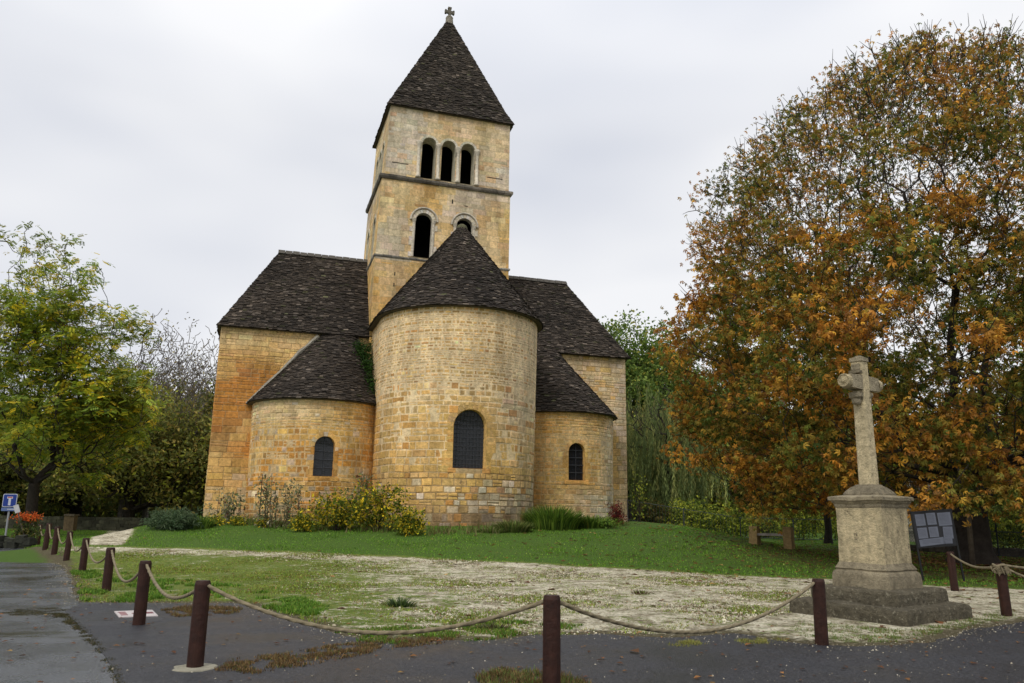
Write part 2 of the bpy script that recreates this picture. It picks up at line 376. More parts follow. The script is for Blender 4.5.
# ------------------------------------------------------------------ masonry
class Op:
    def __init__(s, c, w, sill, spring): s.c, s.w, s.sill, s.spring = c, w, sill, spring; s.top = spring+w
    def half(s, z):
        if z < s.sill or z > s.top: return 0
        return s.w if z <= s.spring else math.sqrt(max(0, s.w**2-(z-s.spring)**2))
    def cut(s, za, zb):
        if zb <= s.sill or za >= s.top: return None
        zz = min(max(za, s.sill), s.top); h = s.half(max(zz, min(s.spring, zb)) if zb < s.spring else max(za, s.spring) if za > s.spring else s.spring)
        return (s.c-h, s.c+h) if h > 0.02 else None
def masonry(name, mp, s0, s1, z0, z1, ops, colf, hf, wf, parent, relief=0.018, gap=0.02, mortar=(0.42, 0.34, 0.21), sd=0, topf=None, topk=None):
    rnd = random.Random(sd); V = []; C = []; F = []
    z = z0
    while z < z1-0.03:
        a, b = hf(z); h = rnd.uniform(a, b); zt = min(z+h, z1)
        if z1-zt < 0.08: zt = z1
        s = s0-rnd.uniform(0, 0.3)
        cuts = sorted(c for c in (o.cut(z, zt) for o in ops) if c)
        while s < s1:
            wa, wb = wf(z); wd = rnd.uniform(wa, wb); e = s+wd
            segs = [(max(s, s0), min(e, s1))]
            for ca, cb in cuts:
                ns = []
                for p_, q_ in segs:
                    if q_ <= ca or p_ >= cb: ns.append((p_, q_))
                    else:
                        if p_ < ca: ns.append((p_, ca))
                        if q_ > cb: ns.append((cb, q_))
                segs = ns
            sub = rnd.random() < 0.12 and (zt-z) > 0.2   # a tall stone split in two
            for p_, q_ in segs:
                if q_-p_ < 0.05: continue
                for (za, zb) in ([(z, (z+zt)/2), ((z+zt)/2, zt)] if sub else [(z, zt)]):
                    sm, zm = (p_+q_)/2, (za+zb)/2
                    if topf and zm > topf(sm): continue
                    c = colf(sm, zm, rnd); kz = topk(zm) if topk else 1.0; r_ = relief*rnd.uniform(0.3, 1.3)/kz**2; g = gap*kz*rnd.uniform(0.6, 1.2)/2
                    wv = lambda ss, zz: zz+0.03*n3(ss*0.8, zz*0.7, sd)+0.012*n3(ss*4, zz*4, sd+5)
                    j = lambda: rnd.uniform(-0.3, 0.3)*gap
                    ou = [(p_+g, za+g), (q_-g, za+g), (q_-g, zb-g), (p_+g, zb-g)]
                    ch = min(0.02, relief)
                    inn = [(p_+g+ch+j(), za+g+ch+j()), (q_-g-ch+j(), za+g+ch+j()), (q_-g-ch+j(), zb-g-ch+j()), (p_+g+ch+j(), zb-g-ch+j())]
                    n = len(V)
                    for a_, b_ in ou: V.append(mp(a_, wv(a_, b_), -0.01)); C.append(c*0.96)
                    tl = [r_*(1+rnd.uniform(-.35, .35)) for _ in range(4)]
                    for (a_, b_), t_ in zip(inn, tl): V.append(mp(a_, wv(a_, b_), t_)); C.append(c)
                    F.append((n+4, n+5, n+6, n+7))
                    for k in range(4): F.append((n+k, n+(k+1) % 4, n+4+(k+1) % 4, n+4+k))
            s = e
        z = zt
    # mortar bed behind the stones
    ns = max(1, int((s1-s0)/0.13)); nzz = max(1, int((z1-z0)/0.13))
    ss = np.linspace(s0, s1, ns+1); zs = np.linspace(z0, z1, nzz+1); base = len(V)
    for zz in zs:
        for q in ss:
            V.append(mp(q, zz, 0.0)); mcol = np.array(mortar(zz) if callable(mortar) else mortar)*(1+0.2*n3(q*0.9, zz*0.9, sd+2)); C.append(0.3*colf(q, zz, rnd)+0.7*mcol)
    for i in range(nzz):
        for k in range(ns):
            zc = (zs[i]+zs[i+1])/2; sc = (ss[k]+ss[k+1])/2
            if any(max(o.half(zs[i]), o.half(zs[i+1]), o.half(zc)) > 0 and max(o.c-ss[k+1], ss[k]-o.c) < max(o.half(zs[i]), o.half(zs[i+1]), o.half(zc))-0.002 for o in ops): continue
            if topf and zc > topf(sc)+0.1: continue
            n = base+i*(ns+1)+k; F.append((n, n+1, n+ns+2, n+ns+1))
    return mesh_obj(name, np.array(V), np.array(F), M_STONE, parent, np.array(C))
def surround(mp, op, wd, raise_, depth, colf, parent, name='window_surround', jamb=True, sill=True, nv=9, sd=1):
    rnd = random.Random(sd); m = MB(); w = op.w
    def blk(pts, c):
        lo = [mp(a, b, 0.0) for a, b in pts]; hi = [mp(a, b, raise_*rnd.uniform(.8, 1.2)) for a, b in pts]
        m.add(lo+hi, [[4, 5, 6, 7], [0, 1, 5, 4], [1, 2, 6, 5], [2, 3, 7, 6], [3, 0, 4, 7]], c)
    for i in range(nv):
        a0, a1 = PI*i/nv+0.012, PI*(i+1)/nv-0.012
        am = (a0+a1)/2
        f = lambda r, a: (op.c+r*math.cos(a), op.spring+r*math.sin(a))
        wo = w+wd*rnd.uniform(.95, 1.05); c = colf(op.c, op.spring+1, rnd)
        blk([f(w, a0), f(wo, a0), f(wo, am), f(w, am)], c); blk([f(w, am), f(wo, am), f(wo, a1), f(w, a1)], c)
    if jamb:
        for sgn in (-1, 1):
            z = op.sill
            while z < op.spring-0.05:
                h = min(rnd.uniform(0.2, 0.4), op.spring-z); ww = wd*rnd.choice([0.8, 1.5])
                a, b = (op.c+w, op.c+w+ww) if sgn > 0 else (op.c-w-ww, op.c-w)
                blk([(a, z+.008), (b, z+.008), (b, z+h-.008), (a, z+h-.008)], colf(op.c, z, rnd)); z += h
    # reveal: the thickness of the wall seen inside the opening
    out = [(op.c+w, op.sill)]+[(op.c+w*math.cos(PI*i/14), op.spring+w*math.sin(PI*i/14)) for i in range(15)]+[(op.c-w, op.sill)]
    V = [mp(a, b, raise_*0.9) for a, b in out]+[mp(a, b, -depth) for a, b in out]; n = len(out)
    m.add(V, [[i, i+1, n+i+1, n+i] for i in range(n-1)]+[[n-1, 0, n, 2*n-1]], colf(op.c, op.sill, rnd)*0.9)
    if sill:
        a, b = op.c-w-0.2, op.c+w+0.2
        V = [mp(a, op.sill-.2, 0), mp(b, op.sill-.2, 0), mp(b, op.sill-.2, .07), mp(a, op.sill-.2, .07), mp(a, op.sill+.004, 0), mp(b, op.sill+.004, 0), mp(b, op.sill-.03, .07), mp(a, op.sill-.03, .07)]
        m.add(V, [[0, 1, 2, 3], [4, 7, 6, 5], [3, 2, 6, 7], [0, 3, 7, 4], [1, 5, 6, 2]], colf(op.c, op.sill, rnd)*1.15)
    return m.build(name, M_STONE, parent)
def glazing(mp, op, depth, nx_, bars, parent, label=None):
    w = op.w; out = [(op.c+w*math.cos(PI*i/14), op.spring+w*math.sin(PI*i/14)) for i in range(15)]
    pts = [(op.c+w, op.sill)]+out+[(op.c-w, op.sill)]
    V = [mp(a, b, -depth) for a, b in pts]
    g = mesh_obj('window', V, [list(range(len(V)))], M_GLASS, parent)
    if label: g['label'] = label
    m = MB()
    for i in range(1, nx_):
        s = op.c-w+2*w*i/nx_; top = op.spring+math.sqrt(max(0, w*w-(s-op.c)**2))
        m.tube([mp(s, op.sill, -depth+.05), mp(s, top, -depth+.05)], 0.010 if nx_ > 3 else 0.018, 4)
    z = op.sill+bars
    while z < op.top-0.05:
        h = op.half(z); m.tube([mp(op.c-h, z, -depth+.055), mp(op.c+h, z, -depth+.055)], 0.012 if nx_ > 3 else 0.018, 4); z += bars
    m.build('grille', M_IRON, g)
    return g
# ------------------------------------------------------------------ stone slate roofs
def slates(name, B, T, parent, row=0.115, wid=(0.12, 0.30), sd=0, amp=1.0, dark=1.0, ridge=True):
    """roof patch ruled between the eave curve B(s) and the ridge curve T(s), s in 0..1, laid with real stones"""
    rnd = random.Random(sd); V = []; F = []; C = []
    ns = 40; S = np.linspace(0, 1, ns+1)
    bl = np.array([B(s) for s in S]); tl = np.array([T(s) for s in S])
    L_ = np.linalg.norm(tl-bl, axis=1).mean(); nr = int(L_/row)
    def pt(s, t):
        i = min(int(s*ns), ns-1); f = s*ns-i
        b = bl[i]*(1-f)+bl[i+1]*f; tp = tl[i]*(1-f)+tl[i+1]*f
        q = b*(1-t)+tp*t
        return q
    def nrm(s, t):
        a = pt(min(s+.01, 1), t*0.98)-pt(max(s-.01, 0), t*0.98); b = pt(s, min(t+.02, 1))-pt(s, max(t-.02, 0))
        n = np.cross(a, b); n = n/(np.linalg.norm(n)+1e-9)
        return n
    for i in range(nr+1):
        t0 = i/nr-0.2/nr; t1 = t0+1.7/nr
        rl = np.linalg.norm(np.diff(bl*(1-t0)+tl*t0, axis=0), axis=1).sum()
        s = -rnd.random()*0.3/max(rl, .3)
        while s < 1:
            wd = rnd.uniform(*wid)/max(rl, 0.3); a, b = max(s, 0), min(s+wd*0.96, 1); s += wd
            if b-a < 0.02/max(rl, .3): continue
            m_ = (a+b)/2; n = nrm(m_, max(min(t0, .96), 0))
            th = rnd.uniform(0.03, 0.075)*amp; j = rnd.uniform(-0.25, 0.25)/nr
            tt = max(t0+j, -0.6/nr); t1c = min(t1, 1.0)
            sh = math.exp(rnd.gauss(0, 0.36)); tone = n3(*(pt(m_, max(t0, 0))*0.35))
            c = np.array([0.040, 0.031, 0.023])*sh*(1+0.5*tone)*dark
            if rnd.random() < 0.07: c = c*2.2+0.02
            if rnd.random() < 0.03: c = c*np.array([0.9, 1.1, 0.7])
            lift = rnd.uniform(-.012, .012)
            p = [pt(a, tt)+n*(0.005), pt(b, tt)+n*(0.005), pt(a, tt)+n*(th+lift+.01), pt(b, tt)+n*(th+.01), pt(b, t1c)+n*0.012, pt(a, t1c)+n*0.012]
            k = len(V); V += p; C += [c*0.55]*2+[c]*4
            F += [(k, k+1, k+3, k+2), (k+2, k+3, k+4, k+5)]
            F += [(k, k+2, k+5, k+5)] and []
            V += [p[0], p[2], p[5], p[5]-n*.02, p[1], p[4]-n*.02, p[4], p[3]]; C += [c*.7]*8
            F += [(k+6, k+7, k+8, k+9), (k+10, k+11, k+12, k+13)]
    k = len(V)   # the bed under the stones
    for q in (bl, tl): V += [x_-np.array([0, 0, .02]) for x_ in q]; C += [np.array([0.02, 0.017, 0.014])]*len(q)
    F += [(k+i, k+i+1, k+ns+1+i+1, k+ns+1+i) for i in range(ns)]
    # closed underside of the eaves: a band back under the slates
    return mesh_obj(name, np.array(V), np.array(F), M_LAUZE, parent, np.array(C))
def soffit(mb, pts_out, pts_in):
    k = len(pts_out); V = list(pts_out)+list(pts_in)
    mb.add(V, [[i, i+1, k+i+1, k+i] for i in range(k-1)], (0.10, 0.085, 0.065))

# stone colours (real surface colours)
OCH = np.array([0.66, 0.405, 0.125]); ORA = np.array([0.52, 0.225, 0.05]); CRM = np.array([0.80, 0.61, 0.35]); GRY = np.array([0.60, 0.53, 0.42]); PAL = np.array([0.74, 0.49, 0.20]); WHT = np.array([0.68, 0.63, 0.53])
def mixc(a, b, t): t = min(max(float(t), 0), 1); return a*(1-t)+b*t
def vary(c, rnd, k=0.16): return np.clip(c*math.exp(rnd.gauss(0, k))*np.array([1+rnd.gauss(0, .03), 1, 1+rnd.gauss(0, .06)]), 0.02, 0.85)
church = empty('church', tuple(P(0, 0, 1.1)))
church.rotation_euler.z = 0
CH0 = church.location.copy()
def inch(o): return o
tag(church, 'Romanesque stone church with square bell tower and three rounded apses', 'church')
# all church meshes are written in world metres: shift them under the empty
_made = []
def settle(root):
    for o in root.children:
        o.location = -Vector(root.location)
# --- central apse
R0, VC = 3.9, -2.6
UC = -0.02
EAVE0 = 10.55
def rad0(z): return R0-0.16*(1-min(max((z-1)/9, 0), 1))
LS = -VC+0.3; ARC = PI*R0
def mp_apse(s, z, off):
    R = rad0(z)+off
    if s < 0: return P(UC-R, VC-s, z)
    if s > ARC: return P(UC+R, VC+(s-ARC), z)
    a = PI+s/R0; return P(UC+R*math.cos(a), VC+R*math.sin(a), z)
def col_apse(s, z, rnd):
    t = s/ARC; n = n3(s*.35, z*.4, 3); n2 = n3(s*1.1, z*1.1, 8)
    c = mixc(OCH, CRM, sstep(5.3, 7.2, z+n*0.8)*0.75)
    if rnd.random() < 0.35 and z > 5.5: c = mixc(c, OCH, .7)
    c = mixc(c, PAL, 0.3+0.6*n2)
    c = mixc(c, GRY, sstep(0.52, 0.75, t+0.15*n)*sstep(4.0, 6.5, z)*0.75)
    c = mixc(c, CRM, sstep(0.6, 0.8, t+0.1*n2)*0.5)
    if z < 3.3:
        g = sstep(3.2, 2.2, z+n*0.5)*(0.25+0.75*sstep(.38, .6, t))
        if rnd.random() < g*0.9: c = mixc(c, mixc(np.array([.62, .51, .34]), np.array([.70, .61, .46]), rnd.random()), .8)
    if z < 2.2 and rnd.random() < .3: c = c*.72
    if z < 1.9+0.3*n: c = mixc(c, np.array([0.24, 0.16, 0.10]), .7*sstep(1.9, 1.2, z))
    if rnd.random() < 0.08: c = mixc(c, ORA, .6)
    c = c*(1-.2*sstep(.0, .45, n3(s*.5, z*.22, 17)))
    if z > 6.6: c = c*np.array([.93, .87, .80])
    return vary(c, rnd, 0.17 if z > 6.5 else 0.12)
AX = lambda u_: ARC*(math.acos(-u_/R0))/PI
wc = Op(ARC*0.4765, 0.757, 3.38, 5.17)
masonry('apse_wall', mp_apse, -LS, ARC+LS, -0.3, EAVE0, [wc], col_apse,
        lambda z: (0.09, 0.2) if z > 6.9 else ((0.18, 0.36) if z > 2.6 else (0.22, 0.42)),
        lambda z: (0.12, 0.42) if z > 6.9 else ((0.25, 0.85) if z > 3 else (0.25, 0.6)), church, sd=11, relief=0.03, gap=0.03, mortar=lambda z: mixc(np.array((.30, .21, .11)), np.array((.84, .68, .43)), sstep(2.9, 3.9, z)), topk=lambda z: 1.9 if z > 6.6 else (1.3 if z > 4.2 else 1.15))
surround(mp_apse, wc, 0.32, 0.015, 0.45, col_apse, church, nv=13)
glazing(mp_apse, wc, 0.33, 9, 0.19, church, 'large arched window with dark glass and iron grille')
RE = 4.15
def B0(s):
    Lt = LS-0.3+PI*RE+LS-0.3; d = s*Lt
    if d < LS-.3: return P(UC-RE, 0.0-d, EAVE0-0.02)
    d -= LS-.3
    if d < PI*RE: a = PI+d/RE; return P(UC+RE*math.cos(a), VC+RE*math.sin(a), EAVE0)
    return P(UC+RE, VC+(d-PI*RE), EAVE0-.02)
AP0 = (0.10, -2.15, 15.95)
def T0(s):
    Lt = LS-0.3+PI*RE+LS-0.3; d = s*Lt; e = LS-.3
    if d < e: return P(AP0[0]-0.05, 0.0-(d/e)*(-AP0[1]), AP0[2]-0.15*(1-d/e))
    d -= e
    if d < PI*RE:
        a = PI+d/RE; return P(AP0[0]+0.12*math.cos(a), AP0[1]+0.12*math.sin(a), AP0[2])
    d -= PI*RE; return P(AP0[0]+0.05, AP0[1]*(1-d/e), AP0[2]-0.15*(d/e))
slates('apse_roof', B0, T0, church, sd=21)
m = MB()
S_ = np.linspace(0, 1, 60)
soffit(m, [B0(s)-np.array([0, 0, .02]) for s in S_], [0.9*B0(s)+0.1*P(UC, VC*0.5, EAVE0)-np.array([0, 0, .05]) for s in S_])
q = P(*AP0); m.build('eave', M_LAUZE, church); m = MB(); m.lathe([(0.30, -.35), (0.29, -.1), (0.24, .04), (0.13, .12), (0.04, .15)], 12, q, (0.10, 0.095, 0.05))
m.build('ridge_cap', M_LAUZE, church)
# --- side apses
def side_apse(uc, vc, R, ev, Re, ez, apex, op, colf, sd):
    a0 = PI; arc = PI*R; back = 0.3-vc
    def mp(s, z, off):
        r_ = R-0.05*(1-min(max((z-1)/5, 0), 1))+off
        if s < 0: return P(uc-r_, vc-s, z)
        if s > arc: return P(uc+r_, vc+(s-arc), z)
        a = PI+s/R; return P(uc+r_*math.cos(a), vc+r_*math.sin(a), z)
    masonry('side_apse_wall', mp, -back, arc+back, -0.3, ez, [op], colf, lambda z: (0.13, 0.33) if z < 5 else (0.1, 0.2), lambda z: (0.2, 0.6), church, sd=sd, relief=0.024, gap=0.026, mortar=(.66, .50, .27), topk=lambda z: 1.6 if 3 < z < 5.4 else 1.0)
    surround(mp, op, 0.2, 0.014, 0.35, colf, church, nv=9, sd=sd)
    glazing(mp, op, 0.22, 2, 0.37, church, 'small arched window with glazing bars in a side apse')
    Le = PI*Re; tot = Le+2*back
    def B(s):
        d = s*tot
        if d < back: return P(uc-Re, 0.28-d, ez)
        d -= back
        if d < Le: a = PI+d/Re; return P(uc+Re*math.cos(a), vc+Re*math.sin(a), ez)
        return P(uc+Re, vc+(d-Le), ez)
    def T(s): return P(lerp(apex[0], apex[3], s), apex[1]-0.1, apex[2])
    slates('side_apse_roof', B, T, church, sd=sd+3)
    m = MB(); soffit(m, [B(s)-np.array([0, 0, .02]) for s in S_], [0.93*B(s)+0.07*P(uc, 0.3, ez)-np.array([0, 0, .05]) for s in S_])
    m.build('eave', M_LAUZE, church)
def col_left(s, z, rnd):
    n = n3(s*.5, z*.5, 31); c = mixc(OCH, PAL, .3+n)
    c = mixc(c, CRM, sstep(5.0, 5.8, z+.3*n)*(1-sstep(3.5, 6, s))*.8)
    c = mixc(c, np.array([.56, .25, .045]), .85*sstep(-.25, .2, n3(s*.7, z*.9, 38))*sstep(5.6, 4.8, z))
    c = mixc(c, ORA, .5*sstep(5.5, 7.5, s)*sstep(4.2, 5.2, z))
    if rnd.random() < .12: c = mixc(c, GRY, .6)
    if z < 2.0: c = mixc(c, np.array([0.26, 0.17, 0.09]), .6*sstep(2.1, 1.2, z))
    return vary(c, rnd, .14)
def col_right(s, z, rnd):
    n = n3(s*.5, z*.5, 41); c = mixc(OCH, PAL, .5+n)
    c = mixc(c, GRY, .7*sstep(5.5, 8, s+2*n)); c = mixc(c, GRY, .8*sstep(3.0, 2.2, z+n*.7)*sstep(3, 6, s))
    if rnd.random() < .25: c = mixc(c, ORA, .35)
    c = mixc(c, np.array([0.10, 0.085, 0.05]), .85*sstep(2.5, 1.7, s+n*.5))  # shade of the recess beside the middle apse, painted into the stone
    return vary(c, rnd, .13)
lw_s = 3.12*PI*0.5135
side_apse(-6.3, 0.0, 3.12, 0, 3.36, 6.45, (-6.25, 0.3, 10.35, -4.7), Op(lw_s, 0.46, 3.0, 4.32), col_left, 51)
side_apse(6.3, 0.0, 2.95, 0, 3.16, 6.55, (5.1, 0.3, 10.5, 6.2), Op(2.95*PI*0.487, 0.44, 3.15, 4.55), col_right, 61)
for pts_ in ([(-9.7, .2, 6.45), (-8.6, .2, 7.75), (-7.4, .2, 9.2), (-6.3, .2, 10.35)], [(-4.08, -.02, 10.6), (-2.9, -.02, 12.1), (-1.6, -.02, 13.9), (-.3, -.02, 15.7)]):
    m = MB(); fine = []
    for a_, b_ in zip(pts_[:-1], pts_[1:]):
        for t_ in np.linspace(0, 1, 5)[:-1]: q_ = np.array(a_)*(1-t_)+np.array(b_)*t_; fine.append(P(q_[0]+.05*n3(q_[2]*2, 0, 1), q_[1], q_[2]+.08*n3(q_[2]*3, 1, 1)))
    m.tube(fine, [.11+.05*n3(i*.7, 3, 3) for i in range(len(fine))], 6, (.33, .30, .24)); m.build('mortar_fillet', M_STONE, church)
# --- transept
UL, UR, VT, VB, EZ = -11.2, 10.55, 0.3, 6.7, 10.2
def col_tr(s, z, rnd):
    n = n3(s*.4, z*.45, 71); c = mixc(OCH, PAL, .5+n)
    if s < 0:
        c = mixc(c, CRM, .5*sstep(8.6, 10, z)); c = mixc(c, np.array([.50, .20, .035]), .9*sstep(-.30, .15, n3(s*.4, z*.5, 75)+.1)*sstep(9.3, 7.9, z)*sstep(3.0, 4.6, z))
        c = mixc(c, np.array([.30, .14, .05]), .6*sstep(.1, .4, n3(s*.8, z*.8, 77))*sstep(9.0, 8, z))
        if z < 3.5 and rnd.random() < .3: c = mixc(c, GRY, .35)
    else:
        c = mixc(c, GRY, .45); c = mixc(c, CRM, .4)
        if rnd.random() < .25: c = mixc(c, OCH, .7)
        c = mixc(c, OCH, .8*sstep(6.2, 5.4, z)*sstep(1.6, 2.2, z))
        c = mixc(c, GRY, .5*sstep(9.7, 10.1, s))
    return vary(c, rnd, .08)
hT = lambda z: (0.12, 0.3) if z > 6 else (0.25, 0.45)
wT = lambda z: (0.25, 0.7) if z > 6 else (0.35, 0.95)
masonry('transept_wall', lambda s, z, o: P(s, VT-o, z), UL, UR, -0.3, EZ, [], col_tr, hT, wT, church, sd=81, relief=0.02, mortar=(.46, .32, .16), gap=.012)
masonry('transept_wall', lambda s, z, o: P(UL-o, VB-s, z), 0, VB-VT, -0.3, EZ, [], lambda s, z, r: col_tr(-9, z, r), hT, wT, church, sd=82)
masonry('transept_wall', lambda s, z, o: P(UR+o, VT+s, z), 0, VB-VT, -0.3, EZ, [], lambda s, z, r: col_tr(9, z, r), hT, wT, church, sd=83)
m = MB(); m.add([P(UL, VB, -.3), P(UR, VB, -.3), P(UR, VB, EZ), P(UL, VB, EZ)], [[1, 0, 3, 2]], OCH); m.build('rear_wall', M_STONE, church)
e0, e1, f0, f1 = -11.36, 10.72, 0.03, 6.97
r0, r1, rv, rz = -8.72, 8.1, 3.4, 15.3
RF = [((e0, f0, EZ), (e1, f0, EZ), (r0, rv, rz), (r1, rv, rz)), ((e1, f1, EZ), (e0, f1, EZ), (r1, rv, rz), (r0, rv, rz)),
      ((e0, f1, EZ), (e0, f0, EZ), (r0, rv, rz), (r0, rv, rz)), ((e1, f0, EZ), (e1, f1, EZ), (r1, rv, rz), (r1, rv, rz))]
for i, (a, b, c, d) in enumerate(RF):
    A_, B_, C_, D_ = [P(*q) for q in (a, b, c, d)]
    slates('transept_roof', lambda s, A_=A_, B_=B_: A_*(1-s)+B_*s, lambda s, C_=C_, D_=D_: C_*(1-s)+D_*s, church, sd=91+i)
m = MB()
for k in range(44):
    a = lerp(r0-.1, r1+.1, k/44); b = lerp(r0-.1, r1+.1, (k+.94)/44); zz = rz+.03*random.random()
    m.add([P(a, rv-.2, zz-.12), P(b, rv-.2, zz-.12), P(b, rv, zz+.12), P(a, rv, zz+.12), P(a, rv+.2, zz-.12), P(b, rv+.2, zz-.12)], [[0, 1, 2, 3], [3, 2, 5, 4], [0, 3, 4], [1, 5, 2]], (0.10, 0.09, 0.075))
m.build('ridge_cap', M_LAUZE, church)
m = MB(); m.add([P(e0, f0, EZ-.03), P(e1, f0, EZ-.03), P(e1, f1, EZ-.03), P(e0, f1, EZ-.03)], [[3, 2, 1, 0]], (0.08, 0.07, 0.055)); m.build('eave', M_LAUZE, church)
# nave behind the crossing
m = MB()
for sgn in (-1, 1): m.add([P(sgn*4.2, VB+.01, -.3), P(sgn*4.2, 22, -.3), P(sgn*4.2, 22, 9.5), P(sgn*4.2, VB+.01, 9.5)], [[0, 1, 2, 3]], OCH)
m.add([P(-4.2, 22, -.3), P(4.2, 22, -.3), P(4.2, 22, 9.5), P(0, 22, 13.6), P(-4.2, 22, 9.5)], [[0, 1, 2, 3, 4]], OCH)
m.build('nave_wall', M_STONE, church)
for sgn in (-1, 1):
    a, b = (P(-4.5, 22.3, 9.4), P(-4.5, 6, 9.4)) if sgn < 0 else (P(4.5, 6, 9.4), P(4.5, 22.3, 9.4))
    c, d = (P(0, 22.3, 13.8), P(0, 6, 13.8)) if sgn < 0 else (P(0, 6, 13.8), P(0, 22.3, 13.8))
    slates('nave_roof', lambda s, a=a, b=b: a*(1-s)+b*s, lambda s, c=c, d=d: c*(1-s)+d*s, church, row=.3, wid=(.4, .8), sd=120+sgn)
# --- tower
TD = 5.4
def col_tow(s, z, rnd):
    n = n3(s*.45, z*.5, 131); n2 = n3(s*1.0, z*.35, 139)
    c = mixc(OCH, PAL, .5+n)
    c = mixc(c, CRM, .65*sstep(-.35, .3, n2))
    c = mixc(c, GRY, .7*sstep(0, .3, n3(s*.5+9, z*.3, 133)))
    if z < 14.5: c = mixc(c, OCH, .6)
    if z > 19.3: c = mixc(c, WHT, .25)
    c = c*.95*(1-.25*sstep(.2,.5,n3(s*.9, z*.25, 137)))
    if rnd.random() < .1: c = mixc(c, ORA, .3)
    return vary(c, rnd, .09)
def tower_stage(za, zb, La, Lb, Ra, Rb, ops_front, ops_side, sd, rel):
    """plan tapers from (La..Ra) at za to (Lb..Rb) at zb; depth likewise"""
    def bnd(z): t = (z-za)/(zb-za); return lerp(La, Lb, t), lerp(Ra, Rb, t), 0.0+0.0*t, TD
    u0, u1 = La, Ra
    def mpF(s, z, o):
        l, r_, f, b = bnd(z); return P(lerp(l, r_, (s-u0)/(u1-u0)), f-o, z)
    def mpL(s, z, o):
        l, r_, f, b = bnd(z); return P(l-o, b-s*(b-f)/TD, z)
    def mpR(s, z, o):
        l, r_, f, b = bnd(z); return P(r_+o, f+s*(b-f)/TD, z)
    def mpB(s, z, o):
        l, r_, f, b = bnd(z); return P(lerp(r_, l, (s-u0)/(u1-u0)), b+o, z)
    h = lambda z: (0.22, 0.42); wd = lambda z: (0.3, 0.95)
    kw = dict(relief=rel, gap=.010, mortar=(0.56, 0.46, 0.28))
    masonry('tower_wall', mpF, La, Ra, za, zb, ops_front, col_tow, h, wd, church, sd=sd, **kw)
    masonry('tower_wall', mpL, 0, TD, za, zb, ops_side, col_tow, h, wd, church, sd=sd+1, **kw)
    masonry('tower_wall', mpR, 0, TD, za, zb, ops_side, col_tow, h, wd, church, sd=sd+2, **kw)
    masonry('tower_wall', mpB, La, Ra, za, zb, [], col_tow, h, wd, church, sd=sd+3, **kw)
    return mpF, mpL, mpR
tw = [Op(-1.53, .46, 14.76, 16.83), Op(0.75, .46, 14.76, 16.83)]
tws = [Op(1.5, .44, 14.9, 16.8), Op(3.9, .44, 14.9, 16.8)]
tower_stage(9.9, 14.62, -4.06, -4.0, 3.40, 3.36, [], [], 141, .006)
mF, mL, mR = tower_stage(14.62, 19.05, -3.99, -3.86, 3.36, 3.38, tw, tws, 151, .006)
bw = [Op(-1.40, .40, 19.32, 21.36), Op(-0.28, .40, 19.32, 21.36), Op(0.84, .40, 19.32, 21.36)]
bws = [Op(1.6, .4, 19.32, 21.36), Op(2.7, .4, 19.32, 21.36), Op(3.8, .4, 19.32, 21.36)]
mF2, mL2, mR2 = tower_stage(19.05, 23.35, -3.74, -3.58, 3.30, 3.30, bw, bws, 161, .006)
gcol = lambda s, z, r: vary(GRY*1.05, r, .06)
for o_ in tw: surround(mF, o_, .2, .04, .30, gcol, church, name='window_surround', nv=11, sill=False, sd=3)
for o_ in tws:
    for q_ in (mL, mR): surround(q_, o_, .18, .02, .8, gcol, church, nv=9, sill=False, jamb=False)
for o_ in bw: surround(mF2, o_, .13, .02, .8, gcol, church, nv=9, sill=False, jamb=False)
for o_ in bws:
    for q_ in (mL2, mR2): surround(q_, o_, .13, .02, .8, gcol, church, nv=9, sill=False, jamb=False)
# outer hood moulds and columns at the tower openings
for o_ in tw:
    m = MB()
    pts = [mF(o_.c+(o_.w+.28)*math.cos(a), o_.spring+(o_.w+.28)*math.sin(a), .05) for a in np.linspace(0, PI, 20)]
    m.tube(pts, .06, 6, GRY*.9)
    for sg in (-1, 1): m.tube([mF(o_.c+sg*(o_.w+.07), o_.sill, .03), mF(o_.c+sg*(o_.w+.07), o_.spring, .03)], .07, 8, GRY); m.tube([mF(o_.c+sg*(o_.w+.08), o_.spring-.14, .03), mF(o_.c+sg*(o_.w+.1), o_.spring+.06, .04)], [.08, .13], 8, GRY*.85)
    m.build('hood_mould', M_STONE, church)
for uc_ in (-1.94, -0.84, 0.28, 1.38):
    m = MB()
    m.lathe([(.14, 0), (.14, .1), (.095, .16), (.09, 1.75), (.10, 1.8), (.15, 1.98), (.17, 2.06), (.17, 2.12)], 10, mF2(uc_, 19.3, .02), GRY*1.05)
    m.build('column', M_STONE, church, True)
